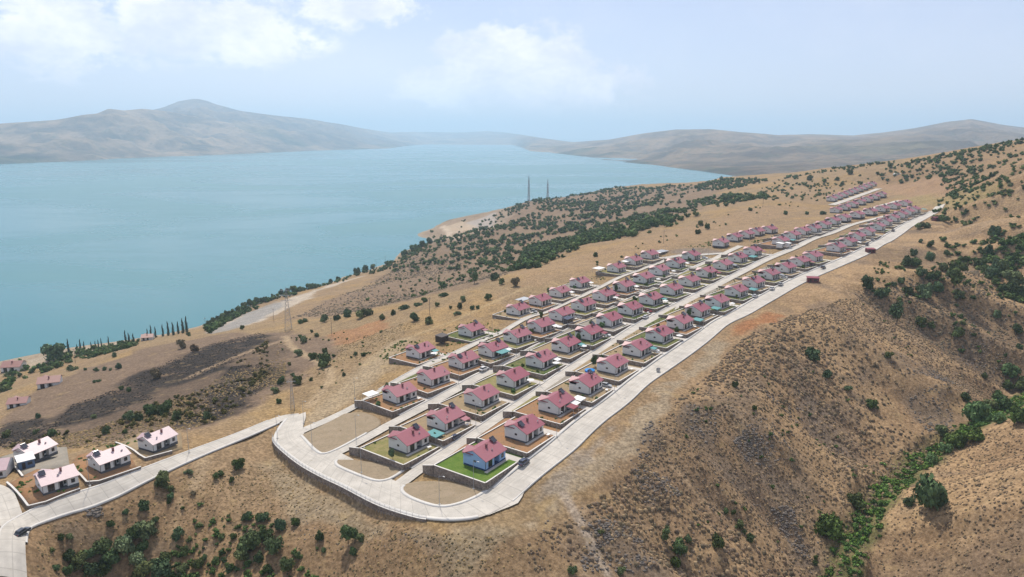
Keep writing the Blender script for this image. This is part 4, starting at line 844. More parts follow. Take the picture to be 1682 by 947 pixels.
for k, i, L in LOTS:
    if np.hypot(*ROWS[k][i][:2]) < 520 and random.random() < .3 and (k, i) not in (('A', 0), ('B', 1), ('B', 0), ('A', 2)) and not any(a[0] == k and a[1] == i for a in awn):
        cn = random.choice(['white', 'white', 'silver', 'dark', 'red']); nm = {'dark': 'dark grey', 'red': 'dark red'}.get(cn, cn)
        car((0, 0), frame_m(k, i)-1.57+random.uniform(-.1, .1), cn, f'{nm} car beside the {ordn(i)} house of the {ROWNAME[k]}', z=ROWS[k][i][2]+.05, xy=local(k, i, 11.8, random.uniform(-2.4, .2)))
# dustbin on the wide road
p = ground([(1081, 612)])[0]; r = empty('waste_container', (p[0], p[1], float(hb(*p[:2]))+.12), rA, 'grey steel waste container standing on the edge of the wide road', 'waste container'); link('bin', MB().prism([(-.8, -.5), (.8, -.5), (.8, .5), (-.8, .5)], .25, 1.25).mesh('bin', M_steel), r); link('lid', MB().box(-.85, .85, -.55, .55, 1.25, 1.4).mesh('lid', M_plinth), r)
# street lamps
LAMP_POLE = MB().tube((0, 0, -.3), (0, 0, 8.6), .085, .05, 6).mesh('pole', M_steel); LAMP_ARM = MB().tube((0, 0, 8.5), (0, -1.5, 8.9), .04, .035, 5).mesh('arm', M_steel); LAMP_HEAD = MB().box(-.14, .14, -2.1, -1.45, 8.82, 8.95).mesh('lamp_head', M_steel); LAMP_BASE = MB().box(-.25, .25, -.25, .25, -.5, .18).mesh('base', M_kerb)
lamp_px = [((778, 805), 'street lamp on the island corner before the blue house'), ((722, 832), 'street lamp at the tip of the island in front of the blue house'), ((594, 779), 'street lamp on the kerb of the island below the second row'), ((513, 735), 'street lamp on the kerb of the large bare triangle'), ((585, 722), 'street lamp on the lane edge of the large bare triangle'), ((499, 697), 'street lamp at the lower road junction'),
           ((583, 655), 'street lamp on the lakeside lane near the white canopy'), ((311, 746), 'street lamp beside the lower road next to the highest lower house'), ((148, 800), 'street lamp beside the lower road by the middle garden wall'), ((456, 722), 'street lamp on the outer bend of the front road')]
lamps = [(*ground([uv])[0][:2], lab, None) for uv, lab in lamp_px]
for k, off, st, lab in (('A', -5.2, 2, 'beside the wide road'), ('B', -5.2, 2, 'beside the lane of the second row'), ('C', -5.2, 2, 'beside the lane of the third row'), ('D', -5.0, 1, 'beside the lakeside lane')):
    for i in range(1, min(len(ROWS[k]), 22), st): p = local(k, i, 9.9, off); lamps.append((p[0], p[1], f'slim grey street lamp {lab}, {ordn(i//st)} from the front road', frame_m(k, i)))
for x, y, lab, rz in lamps:
    r = empty('street_lamp', (x, y, float(hb(x, y))+.3), (rz if rz is not None else rA), lab, 'street lamp', 'street lamps of the settlement')
    for n, m_ in (('pole', LAMP_POLE), ('arm', LAMP_ARM), ('lamp_head', LAMP_HEAD), ('base', LAMP_BASE)): link(n, m_, r)
# retaining wall and railing on the outer edge of the front road
P = resample(outer, 2.2)[8:]; P = P[:int(len(P)*.73)]
w = MB(); cp_ = MB(); nrm = np.gradient(P, axis=0); nrm /= np.linalg.norm(nrm, axis=1)[:, None]; nrm = np.stack([nrm[:, 1], -nrm[:, 0]], 1); Z = hb(P[:, 0], P[:, 1])+.29
for a in range(len(P)-1):
    q = [P[a]+nrm[a]*.05, P[a+1]+nrm[a+1]*.05, P[a+1]+nrm[a+1]*.45, P[a]+nrm[a]*.45]
    q = q[::-1]; zt = [Z[a], Z[a+1], Z[a+1], Z[a]][::-1]; w.prism(q, [t-4.6 for t in zt], zt); cp_.prism([q_ for q_ in q], zt, [t+.1 for t in zt])
r = tag(link('retaining_wall', w.mesh('retaining_wall', M_stone)), 'long curved grey stone retaining wall under the front road railing', 'wall'); link('coping', cp_.mesh('coping', M_coping), r)
mid = len(P)//2; r = empty('railing', (*P[mid], Z[mid]), 0, 'thin steel railing along the outer edge of the front road', 'railing')
o0 = np.array([*P[mid], Z[mid]]); pm = MB().tube((0, 0, 0), (0, 0, 1.15), .045, n=5).mesh('post', M_steel)
Pw = np.column_stack([P+nrm*.25, Z+.1])
for a in range(len(P)): link('post', pm, r, Pw[a]-o0)
for h in (.4, .75, 1.12):
    m = MB()
    for a in range(len(P)-1): m.tube(Pw[a]-o0+[0, 0, h], Pw[a+1]-o0+[0, 0, h], .03, n=4)
    link('rail', m.mesh('rail', M_steel), r)
# pylon, masts, poles
def lattice(loc, H, b0, b1, label, name, cat, arms=(), levels=9, r=.09, rz=.3):
    e = empty(name, loc, rz, label, cat); c = [(-1, -1), (1, -1), (1, 1), (-1, 1)]; wd = lambda z: b0+(b1-b0)*min(1, z/(H*.8))
    for x, y in c:
        m = MB(); m.tube((x*wd(0), y*wd(0), -.5), (x*wd(H*.8), y*wd(H*.8), H*.8), r, r*.8, 4); m.tube((x*wd(H), y*wd(H), H*.8), (x*.1, y*.1, H), r*.8, r*.6, 4); link('leg', m.mesh('leg', M_steel), e)
    m = MB()
    for q in range(levels):
        z0 = H*.8*q/levels; z1 = H*.8*(q+1)/levels
        for (x0, y0), (x1, y1) in zip(c, c[1:]+c[:1]): m.tube((x0*wd(z0), y0*wd(z0), z0), (x1*wd(z1), y1*wd(z1), z1), r*.55, n=3); m.tube((x1*wd(z0), y1*wd(z0), z0), (x0*wd(z1), y0*wd(z1), z1), r*.55, n=3)
    link('bracing', m.mesh('bracing', M_steel), e)
    for z, ln in arms:
        m = MB(); m.tube((-ln, 0, z), (0, -.5, z+.1), r*.6, n=4); m.tube((-ln, 0, z), (0, .5, z+.1), r*.6, n=4); m.tube((ln, 0, z), (0, -.5, z+.1), r*.6, n=4); m.tube((ln, 0, z), (0, .5, z+.1), r*.6, n=4); m.tube((-ln, 0, z), (0, 0, z+1.3), r*.5, n=3); m.tube((ln, 0, z), (0, 0, z+1.3), r*.5, n=3); link('cross_arm', m.mesh('cross_arm', M_steel), e)
    return e
p = ground([(474, 541)])[0]; lattice(p, 29, 2.3, .7, 'tall grey steel lattice pylon on the hill above the lake road', 'pylon', 'pylon', ((20, 4), (23.5, 4.8), (27, 3.5)), r=.13)
p = ground([(481, 672)])[0]; lattice(p, 12.5, .8, .3, 'short lattice power mast beside the bend of the lower road', 'power_mast', 'mast', ((11.5, 1.8),), 7, .09)
p = at_z(868.5, 329, -36); lattice((p[0], p[1], float(hz(*p[:2]))), 56, 1.8, .9, 'taller of two radio masts on the far lakeside ridge', 'radio_mast', 'mast', (), 12, .34)
p = at_z(899.5, 326, -36.5); lattice((p[0], p[1], float(hz(*p[:2]))), 47, 1.8, .9, 'shorter of two radio masts on the far lakeside ridge', 'radio_mast', 'mast', (), 12, .34)
PM = MB().tube((0, 0, -.5), (0, 0, 10.5), .15, .1, 6).mesh('pole', M_pole); PA = MB().box(-1.1, 1.1, -.06, .06, 9.7, 9.85).mesh('cross_arm', M_pole); PI = MB().tube((0, 0, 9.85), (0, 0, 10.1), .07, n=6).mesh('insulator', M_lens)
for uv, lab in (((618, 438), 'utility pole on the tussock hill crest, lower of two there'), ((633, 432), 'utility pole on the tussock hill crest, upper of two there'), ((706, 517), 'utility pole on the ochre shoulder above the lakeside row'), ((450, 528), 'utility pole between the lattice pylon and the lake road'), ((545, 549), 'utility pole between the lattice pylon and the ochre shoulder'), ((1253, 340), 'utility pole on the far ochre shoulder'), ((1090, 400), 'utility pole behind the lakeside houses on the ochre shoulder'), ((124, 596), 'utility pole above the shore trees'), ((338, 540), 'utility pole at the lake road')):
    p = ground([uv])[0]; r = empty('utility_pole', p, .5, lab, 'utility pole', 'utility poles on the hills'); link('pole', PM, r); link('cross_arm', PA, r)
    for x in (-1, 0, 1): link('insulator', PI, r, (x, 0, 0))

# ------------------------------------------------------------------ trees and shrubs
def ico():
    t = (1+5**.5)/2; V = np.array([(-1,t,0),(1,t,0),(-1,-t,0),(1,-t,0),(0,-1,t),(0,1,t),(0,-1,-t),(0,1,-t),(t,0,-1),(t,0,1),(-t,0,-1),(-t,0,1)], float); V /= np.linalg.norm(V[0])
    F = np.array([(0,11,5),(0,5,1),(0,1,7),(0,7,10),(0,10,11),(1,5,9),(5,11,4),(11,10,2),(10,7,6),(7,1,8),(3,9,4),(3,4,2),(3,2,6),(3,6,8),(3,8,9),(4,9,5),(2,4,11),(6,2,10),(8,6,7),(9,8,1)]); return V, F
IV, IF = ico()
def crown_np(shape, ncard, size, seed, green, lobes=6):
    """a crown of many small leaf-sized faces round a few lobes; unit radius, base at z = 0"""
    g = np.random.default_rng(seed); Vs, Fs, Cs = [], [], []; o = 0
    if shape == 'cypress': L = [((g.normal(0, .05), g.normal(0, .05), z), (.52*(1-z/3.6)**.8+.04,)*2+(.5,)) for z in np.linspace(.3, 3.3, 8)]
    elif shape == 'tall': L = [((g.normal(0, .3), g.normal(0, .3), g.uniform(.6, 1.9)), (g.uniform(.45, .62),)*2+(g.uniform(.45, .7),)) for _ in range(lobes+1)]
    elif shape == 'low': L = [((g.normal(0, .5), g.normal(0, .5), g.uniform(.2, .45)), (g.uniform(.35, .55),)*2+(g.uniform(.3, .45),)) for _ in range(lobes)]
    else: L = [((0, 0, .5), (.66, .66, .6))]+[((.48*math.cos(q*2.4+g.uniform(0, 1)), .48*math.sin(q*2.4+g.uniform(0, 1)), g.uniform(.25, .95)), (g.uniform(.36, .56),)*2+(g.uniform(.34, .52),)) for q in range(lobes)]
    green = np.array(green)
    for c, r in L:                                            # dark core so the crown is not see-through
        c = np.array(c); r = np.array(r); k = 1+g.normal(0, .12, (12, 1)); Vs.append(c+IV*r*.72*k); Fs.append(IF+o); o += 12; Cs.append(np.tile(green*1.0, (12, 1)))
    per = max(3, ncard//len(L))
    for c, r in L:
        tone = g.uniform(.8, 1.6)
        d = g.normal(size=(per, 3)); d /= np.linalg.norm(d, axis=1)[:, None]; d[:, 2] = np.where(d[:, 2] < -.5, -d[:, 2], d[:, 2])
        p = np.array(c)+d*np.array(r)*g.uniform(.72, 1.08, (per, 1)); n = d+g.normal(0, .5, (per, 3)); n /= np.linalg.norm(n, axis=1)[:, None]
        a = np.cross(n, g.normal(size=(per, 3))); a /= np.linalg.norm(a, axis=1)[:, None]; b = np.cross(n, a); s = size*g.uniform(.6, 1.4, (per, 1)); a *= s; b *= s*.7
        q = np.stack([p-a, p-b*.9+n*s*.15, p+a, p+b], 1).reshape(-1, 3); i = np.arange(per)*4+o
        Vs.append(q); Fs.append(np.vstack([np.stack([i, i+1, i+2], 1), np.stack([i, i+2, i+3], 1)])); o += per*4
        Cs.append(np.repeat(green*tone*g.uniform(.65, 1.45, (per, 1)), 4, 0))
    V = np.vstack(Vs); V[:, 2] = np.maximum(V[:, 2], .02); return V, np.vstack(Fs), np.vstack(Cs)
GREENS = [(.058, .094, .026), (.076, .108, .034), (.050, .080, .026), (.092, .116, .042)]
VAR = {}
for sh, nv, nc, sz in (('round', 7, 620, .13), ('tall', 3, 700, .14), ('low', 4, 480, .13), ('cypress', 3, 520, .09)):
    VAR[sh] = []
    for s in range(nv):
        Vv, Ff, Cc = crown_np(sh, nc, sz, 100+s*7+len(sh), (.028, .05, .024) if sh == 'cypress' else GREENS[s % 4]); VAR[sh].append(mesh_np('crown', Vv, Ff, M_leaf, Cc))
VAR['brown'] = [mesh_np('crown', *crown_np('round', 420, .13, 300+s, (.12, .085, .04))[:2], M_leaf, crown_np('round', 420, .13, 300+s, (.12, .085, .04))[2]) for s in range(2)]
VAR['bright'] = [mesh_np('crown', *crown_np('round', 620, .13, 400+s, (.075, .13, .03))[:2], M_leaf, crown_np('round', 620, .13, 400+s, (.075, .13, .03))[2]) for s in range(3)]
def trunk_mesh(h, r):
    m = MB(); m.tube((0, 0, -.4), (.05, .02, h*.5), r, r*.75); m.tube((.05, .02, h*.5), (0, 0, h), r*.75, r*.3)
    for a in range(3): t = a*2.1+.4; m.tube((.03, .0, h*(.45+.1*a)), (math.cos(t)*h*.35, math.sin(t)*h*.35, h*(.85+.05*a)), r*.45, r*.15, 5)
    return m.mesh('trunk', M_bark)
TRUNK = {'round': trunk_mesh(.9, .07), 'tall': trunk_mesh(1.2, .07), 'low': trunk_mesh(.4, .05), 'cypress': trunk_mesh(2.6, .05), 'brown': trunk_mesh(.9, .06), 'bright': trunk_mesh(.9, .07)}
COUNT = {'shrub': 0}; NEARDONE = []
def plant(p, rad, shape, label, cat, name, group):
    r = empty(name, (p[0], p[1], p[2]-.05), random.uniform(0, 6.28), label, cat, group); s = rad*random.uniform(.95, 1.05); zs = s*random.uniform(1.05, 1.4)
    r.scale = (s, s, zs)
    link('trunk', TRUNK[shape], r); c = link('crown', random.choice(VAR[shape]), r); NEARDONE.append((p[0], p[1], rad)); return r
def size_word(px): return 'large' if px >= 28 else 'medium-sized' if px >= 16 else 'small' if px >= 10 else 'tiny'
def group_plants(lst, where, group, shape='round', cat='shrub', name='shrub', desc='dark green bush'):
    """lst: (u, v of the foot, width in photo pixels [, shape])"""
    lst = sorted(lst, key=lambda q: q[0]); P = ground([(q[0], q[1]) for q in lst])
    for n, q in enumerate(lst):                                     # a foot that falls in the water moves on to the bank
        dv = 0
        while P[n][2] < -79.6 and dv < 24: dv += 1.5; P[n] = ground([(q[0], q[1]+dv)])[0]
    keep = [(q, p) for q, p in zip(lst, P) if p[2] > -80.25]     # nothing grows out in the water
    for n, (q, p) in enumerate(keep):
        p[2] = max(p[2], -79.95)
        D = (p[1]*cp-(p[2]-HC)*sp); rad = q[2]/1150*D/1.95; s = q[3] if len(q) > 3 else shape
        dsc = {'brown': 'dry brown bush', 'cypress': 'slim dark cypress', 'low': 'low spreading green bush', 'bright': 'fresh green bushy tree', 'tall': 'tall dark green tree'}.get(s, desc)
        if s == 'cypress': rad = q[2]/1150*D/4.6
        if s == 'tall': rad *= .95
        plant(p, rad, s, f'{size_word(q[2])} {dsc} {where}, {ordn(n)} from the lake side', cat, name, group)
group_plants([(269,797,26),(309,778,15,'low'),(356,782,16,'low'),(391,769,23),(381,791,10),(318,812,10,'brown'),(237,837,19),(206,844,11),(182,865,16),(255,858,14),(223,884,30),(241,880,30),(292,884,24),(406,853,18),(384,884,12),(101,886,12),(114,886,12),(113,919,22),(132,930,28),(167,910,34),(203,910,36),(111,943,18),(150,944,30),(172,942,30),(240,946,36),(264,943,34),(300,941,20),(304,911,17),(324,933,22),(336,918,11),(354,922,10),(368,922,10),(396,919,28),(412,903,38),(377,938,15),(92,936,14),(280,806,12),(281,818,13),(278,826,10),(145,915,20),(185,925,30),(225,930,30),(270,925,24),(235,905,22)],
    'below the lower road', 'bushes on the slope below the lower road')
group_plants([(433,855,22),(405,852,15),(450,910,36),(472,938,28),(440,940,18),(462,868,23),(485,861,17),(525,886,19),(572,892,30,'tall'),(591,888,16),(580,910,15),(490,917,14),(532,906,10),(440,890,26),(425,922,22)], 'under the front road railing', 'bushes under the front road')
group_plants([(490,584,14),(498,563,13),(513,590,15),(533,602,30),(534,580,11),(548,586,8),(597,585,9),(565,617,8),(577,588,5),(481,618,8),(489,631,19),(462,630,14),(452,645,13),(458,662,11),(511,625,8),(520,553,9),(493,554,7),(512,546,6),(475,600,7),(524,587,8)], 'on the ochre field beside the pylon', 'bushes on the field beside the pylon')
group_plants([(681,527,18),(718,503,10),(760,495,10),(755,506,11),(751,517,12,'low'),(776,508,9),(785,507,7),(779,466,15,'tall'),(727,487,16,'low'),(802,492,13),(697,496,12),(684,503,13,'low'),(662,508,19,'low'),(646,517,11),(599,520,29,'low'),(628,525,12),(626,546,6),(584,584,8),(812,460,17),(846,470,17,'brown'),(553,526,14),(571,521,15),(533,529,15),(495,530,15,'low'),(706,531,18,'low'),(740,507,7),(824,467,12)], 'on the lakeside shoulder', 'bushes along the shoulder on the lake side')
group_plants([(120,608,17,'low'),(158,610,9),(172,608,8),(182,608,6),(195,605,13),(188,586,9),(159,627,9,'low'),(63,686,11),(310,552,8),(398,541,8),(214,691,22),(248,682,25),(272,679,25),(12,718,15),(86,716,17),(299,572,17,'brown'),(257,621,20,'brown'),(320,577,14,'brown'),(200,640,9),(212,643,9),(154,687,10),(230,690,16),(290,690,18),(340,688,14),(175,712,14),(205,712,10),(60,712,10),(140,608,6)], 'on the burnt hill', 'bushes on the burnt hill')
group_plants([(88,592,36,'round')], 'at the lake shore, much the biggest', 'trees along the lake shore', 'round', 'tree', 'tree', 'dark broad tree')
group_plants([(113,578,24,'cypress'),(127,575,13,'cypress'),(132.5,574,18,'cypress'),(138.5,573,15,'cypress'),(150,571,13,'cypress'),(157,571,14,'cypress'),(162,570,13,'cypress'),(167,569,14,'cypress'),(179,567,15,'cypress'),(207,565,22,'cypress'),(213,566,24,'cypress'),(220,566,22,'cypress'),(243,556,18,'cypress'),(249,555,21,'cypress'),(256,554,20,'cypress'),(268,552,20,'cypress'),(277,551,22,'cypress'),(285,550,24,'cypress'),(293,548,23,'cypress'),(301,547,26,'cypress'),(307,546,28,'cypress')], 'by the lake shore', 'cypresses along the lake shore', 'cypress', 'tree', 'cypress_tree')
group_plants([(343,537,12),(350,531,13),(358,527,13),(366,522,12),(374,516,13),(383,511,12),(392,506,12),(401,502,13),(411,497,13),(421,492,14),(431,488,15),(438,485,14),(462,480,13),(472,477,12),(482,474,12),(494,469,13),(508,466,12),(516,463,12),(543,452,9),(556,450,10),(586,449,14),(600,443,14),(613,438,10),(640,427,12,'low'),(664,420,13),(680,412,14),(694,405,12),(706,400,13)], 'in the lake edge belt', 'bushy trees along the lake edge', 'round', 'tree', 'shore_tree', 'dark rounded tree')
group_plants([(1363,878,50,'bright'),(1404,832,28),(1526,832,56),(1492,829,20),(1659,618,32,'bright'),(1627,671,20),(1586,658,18),(1606,692,46,'bright'),(1571,731,35,'bright'),(1600,722,30,'bright'),(1645,670,30,'bright'),(1673,694,30,'bright'),(1617,621,12),(1640,695,22,'bright'),(1552,742,22,'bright'),(1545,715,20),(1680,640,28),(1530,760,20,'bright'),(1655,640,18)], 'in the green ravine', 'trees and bushes in the ravine', 'round', 'tree', 'ravine_tree', 'dark green leafy tree')
group_plants([(1334,590,26),(1358,620,17),(1432,670,20),(1390,640,14,'low'),(1460,588,15),(1473,532,26,'tall'),(1511,535,20),(1529,539,12),(1573,554,20),(1637,522,15),(1674,574,12),(1671,547,18),(1339,927,10),(1094,888,18,'tall'),(1116,908,28),(1109,930,22),(1179,898,24),(1192,842,12),(1205,844,10),(1216,866,15),(1232,888,15),(1222,876,9),(1239,673,10),(1207,635,13),(1340,918,8),(940,943,18),(1021,943,15),(987,874,11,'low'),(1130,890,14)], 'on the steep tussock slope', 'bushes on the steep tussock slope')
group_plants([(1425,474,22),(1449,488,25),(1490,436,22),(1504,437,20),(1527,428,17),(1512,454,20),(1533,460,24),(1566,472,30,'tall'),(1491,483,16),(1519,490,26),(1480,465,13),(1468,470,10),(1540,480,20),(1575,490,18),(1623,416,17),(1632,388,22),(1528,405,12),(1512,398,8),(1420,462,12),(1548,445,16),(1610,440,22),(1628,455,26),(1645,450,24),(1662,468,28),(1650,480,24),(1672,490,26),(1637,440,20),(1555,420,12),(1583,430,12),(1500,420,14),(1430,462,10),(1560,455,16)], 'on the hillside above the ravine', 'bushes on the hillside above the ravine')
group_plants([(1162,376,10),(1150,371,11),(1146,384,11),(980,398,10),(978,421,10),(918,410,11),(1232,346,8),(1325,352,7),(1290,352,8),(1330,296,11),(1185,296,8),(1375,296,9),(1396,286,10),(1462,276,10),(1440,270,8),(1540,362,26,'low'),(1515,375,22,'low'),(1375,348,14,'low'),(1353,352,12,'low')], 'on the far ochre ridge', 'bushes on the far ochre ridge')
# smaller scrub, more than anyone would count: one mass per hillside
def scatter(uvpoly, n, rmin, rmax, clump=0.5, seed=1, zmin=-78.5):
    g = np.random.default_rng(seed); P = cast(uvpoly)[:, :2]; lo, hi = P.min(0), P.max(0); out = []
    while len(out) < n:
        q = g.uniform(lo, hi, (4000, 2)); q = q[inpoly(q[:, 0], q[:, 1], P)]
        d = fbm(q[:, 0]+seed*31, q[:, 1], 70, 4); q = q[g.random(len(q)) < np.clip((d-(clump-.12))/.24, .04, 1)]; z = hz(q[:, 0], q[:, 1]); q = q[z > zmin]
        if len(q) == 0: break
        out += q.tolist()
    q = np.array(out[:n]); return np.column_stack([q, hz(q[:, 0], q[:, 1]), g.uniform(rmin, rmax, len(q))**1.0])
SM = [crown_np('round', 60, .22, 500+s, GREENS[s % 4], 3) for s in range(8)]
def mass(name, pts, label, kinds=SM, seed=3, tone=(1, 1, 1), mtl=None):
    g = np.random.default_rng(seed); Vs, Fs, Cs = [], [], []; o = 0
    for x, y, z, r in pts:
        V, F, Cc = kinds[g.integers(len(kinds))]; t = g.uniform(0, 6.28); c, s = math.cos(t), math.sin(t); sc = r*g.uniform(.85, 1.15, 3)
        Vs.append(np.column_stack([(V[:, 0]*c-V[:, 1]*s)*sc[0]+x, (V[:, 0]*s+V[:, 1]*c)*sc[1]+y, V[:, 2]*sc[2]+z-.08*r])); Fs.append(F+o); o += len(V); Cs.append(Cc*g.uniform(.7, 1.3)*np.array(tone))
    return tag(link(name, mesh_np(name, np.vstack(Vs), np.vstack(Fs), mtl or M_scrub, np.vstack(Cs))), label, None, None, 'stuff')
mass('woodland', np.vstack([scatter([(715,400),(800,380),(870,350),(960,332),(1080,327),(1260,318),(1262,328),(1190,343),(1110,370),(960,408),(900,436),(850,446),(790,440)], 1050, 1.8, 5.0, .49, 11), scatter([(850,420),(960,352),(1100,345),(1150,352),(960,405),(900,430)], 480, 2.4, 5.4, .45, 12)]), 'dark scrubby oak wood filling the gully behind the settlement')
mass('woodland', scatter([(640,450),(690,395),(740,365),(800,350),(860,340),(830,440),(780,465),(700,470)], 420, 1.6, 4.0, .47, 41), 'scattered oak scrub on the hill beside the quarry point')
mass('woodland', scatter([(820,346),(1000,311),(1190,295),(1300,292),(1200,310),(1000,334),(880,345)], 850, 1.7, 4.6, .47, 13), 'scattered scrub on the far lakeside ridge', tone=(.9, 1, 1.05))
mass('woodland', np.vstack([scatter([(1520,258),(1682,232),(1682,330),(1600,320),(1540,290)], 290, 1.2, 3.6, .47, 14), scatter([(1290,292),(1380,275),(1520,258),(1560,285),(1440,300),(1330,310)], 210, 1.2, 3.4, .47, 15), scatter([(1240,300),(1330,290),(1420,300),(1340,325),(1270,330)], 70, 1.2, 3.0, .47, 61), scatter([(1540,260),(1682,300),(1682,400),(1560,340)], 120, 1.2, 3.0, .47, 62), scatter([(1590,425),(1682,395),(1682,500),(1640,495)], 120, 1.3, 3.4, .47, 16), scatter([(1540,300),(1682,330),(1682,420),(1560,440),(1530,370)], 160, 1.0, 2.8, .5, 17)]), 'scattered dark scrub over the high hilltop')
mass('scrub', np.vstack([scatter([(560,500),(640,445),(720,400),(790,440),(700,485),(620,505)], 130, .8, 2.2, .5, 18), scatter([(1270,335),(1350,300),(1440,290),(1300,345)], 40, .8, 2.0, .5, 19), scatter([(840,480),(1000,405),(1260,332),(1280,345),(1100,395),(930,450)], 25, .8, 1.6, .5, 20), scatter([(0,600),(230,560),(220,572),(100,600),(0,650)], 90, 1.5, 4., .5, 21), scatter([(120,578),(210,562),(215,570),(130,590)], 60, 1.5, 3, .4, 25)]), 'sparse small scrub on the lake side hills')
mass('scrub', np.vstack([scatter([(1440,430),(1600,420),(1682,520),(1682,600),(1560,560),(1420,480)], 110, .7, 2.0, .5, 22), scatter([(1100,660),(1250,540),(1420,480),(1600,640),(1480,790),(1380,880),(1150,900)], 70, .5, 1.1, .5, 23)]), 'small green scrub dotted over the tussock slope')
mass('scrub', np.vstack([scatter([(60,880),(330,800),(560,870),(560,946),(80,946)], 190, .5, 1.4, .45, 24), scatter([(440,560),(560,540),(640,560),(560,640),(470,650)], 30, .5, 1.0, .5, 26)]), 'small green scrub among the bushes below the lower road')
mass('scrub', scatter([(0,740),(150,700),(330,640),(440,560),(440,620),(370,690),(200,725)], 260, .5, 1.5, .45, 27), 'scorched low scrub on the burnt hill', tone=(1.25, .75, .8))
mass('woodland', np.vstack([scatter([(335,541),(370,521),(400,507),(450,488),(500,473),(500,479),(452,496),(402,516),(372,531),(345,548)], 230, 1.6, 3.8, .36, 51, -79.7), scatter([(500,472),(560,456),(645,430),(700,400),(705,410),(650,438),(565,463),(500,477)], 150, 1.5, 3.4, .38, 52, -79.7), scatter([(60,600),(120,577),(220,562),(225,567),(130,586),(70,612)], 110, 1.5, 3.2, .38, 53)]), 'continuous belt of small trees along the lake edge')
# ravine undergrowth
pts = []
for a, b in zip(rav[:-1], rav[1:]):
    for _ in range(48): t = random.random(); q = a+(b-a)*t; w_ = random.gauss(0, 2.6); d = unit((b-a)[:2]); x, y = q[0]-d[1]*w_, q[1]+d[0]*w_; pts.append((x, y, float(hz(x, y)), random.uniform(.6, 1.8)))
GK = [crown_np('low', 60, .22, 700+s, (.10, .165, .035) if s % 2 else (.075, .13, .035), 3) for s in range(5)]
mass('undergrowth', pts, 'bright green undergrowth along the bottom of the ravine', GK)
# garden planting: rows of saplings and vegetable beds
pts = []
for k, i, L in LOTS:
    if k in 'ABC' and np.hypot(*ROWS[k][i][:2]) < 480:
        for rowoff in (1.6, 3.2):
            for q in range(8):
                if random.random() < .6: p = local(k, i, -5+L*q/8+random.uniform(-.4, .4), LOT_BACK[k]+rowoff); pts.append((p[0], p[1], max(float(hz(*p)), float(hb(*p)))+.1, random.uniform(.25, .65)))
    for q in range(random.choice([3, 6, 10, 16])):
        e1, e2 = (random.uniform(-5.5, -1), random.uniform(-3.8, 13)) if random.random() < .55 else (random.uniform(-1, 13), random.uniform(9.5, LOT_BACK[k]-.6))
        if random.random() < .35: e1, e2 = random.uniform(-5.5, 9.5), random.uniform(-4.2, -3.2)
        if (k, i) == ('A', 0): continue
        p = local(k, i, e1, e2); pts.append((p[0], p[1], ROWS[k][i][2], random.uniform(.25, .8)))
for poly, n in (([(618,585),(650,560),(690,560),(720,570),(760,560),(740,590),(690,600),(640,600)], 150), ([(720,545),(760,530),(800,530),(830,545),(800,560),(740,565)], 130), ([(900,480),(940,462),(1020,440),(1000,455),(930,490)], 120), ([(15,800),(50,830),(110,808),(70,778)], 30), ([(1130,402),(1180,396),(1180,404),(1130,408)], 40), ([(1230,395),(1290,385),(1300,395),(1240,405)], 80), ([(120,770),(150,792),(190,760),(140,750)], 24), ([(200,735),(300,712),(240,722),(140,742)], 30)):
    for x, y, z, r in scatter(poly, n, .3, 1.0, .4, n): pts.append((x, y, max(z, float(hb(x, y)))+.1, r))
mass('garden_planting', pts, 'rows of saplings and vegetables in the gardens between the houses', GK)
gt = 0
for k, i, L in LOTS:
    if (k, i) == ('A', 0) or np.hypot(*ROWS[k][i][:2]) > 500: continue
    for q in range(random.choice([0, 1, 1, 2])):
        e1, e2 = random.choice([(random.uniform(-5.3, -1.5), random.uniform(-3, 12)), (random.uniform(0, 13), random.uniform(11, 12.4))]); p = local(k, i, e1, e2); rad = random.uniform(.7, 1.5)
        plant((*p, ROWS[k][i][2]+.05), rad, random.choice(['round', 'bright', 'tall']), f'{["small", "taller"][q]} garden tree at the {ordn(i)} house of the {ROWNAME[k]}', 'tree', 'garden_tree', 'fruit trees in the house gardens')
TT = MB().box(-.7, .7, -.45, .45, .70, .76).mesh('table_top', M_canvas); TL = MB().box(-.04, .04, -.04, .04, 0, .7).mesh('leg', M_canvas)
PC = MB(); PC.add([(1.5*math.cos(q*math.pi/4), 1.5*math.sin(q*math.pi/4), 2.15) for q in range(8)]+[(0, 0, 2.7)], [(q, (q+1) % 8, 8) for q in range(8)]); PC = PC.mesh('canopy', M_canvas); PP = MB().tube((0, 0, 0), (0, 0, 2.7), .03).mesh('pole', M_steel)
for k, i, L in LOTS:
    if np.hypot(*ROWS[k][i][:2]) > 430 or (k, i) in (('A', 0), ('A', 2)): continue
    z = ROWS[k][i][2]; q = random.random()
    if q < .55:
        p = local(k, i, random.uniform(7.2, 9.4), random.uniform(-3.4, -2.2)); o = empty('garden_table', (*p, z+.04), frame_m(k, i)+random.uniform(-.3, .3), f'white garden table before the {ordn(i)} house of the {ROWNAME[k]}', 'table', 'white garden tables'); link('table_top', TT, o)
        for x in (-.6, .6):
            for y in (-.38, .38): link('leg', TL, o, (x, y, 0))
    if .4 < q < .8:
        p = local(k, i, random.uniform(5, 9.4), random.uniform(-3.6, -2.6)); o = empty('parasol', (*p, z), 0, f'white parasol before the {ordn(i)} house of the {ROWNAME[k]}', 'parasol', 'white garden parasols'); link('canopy', PC, o); link('pole', PP, o)
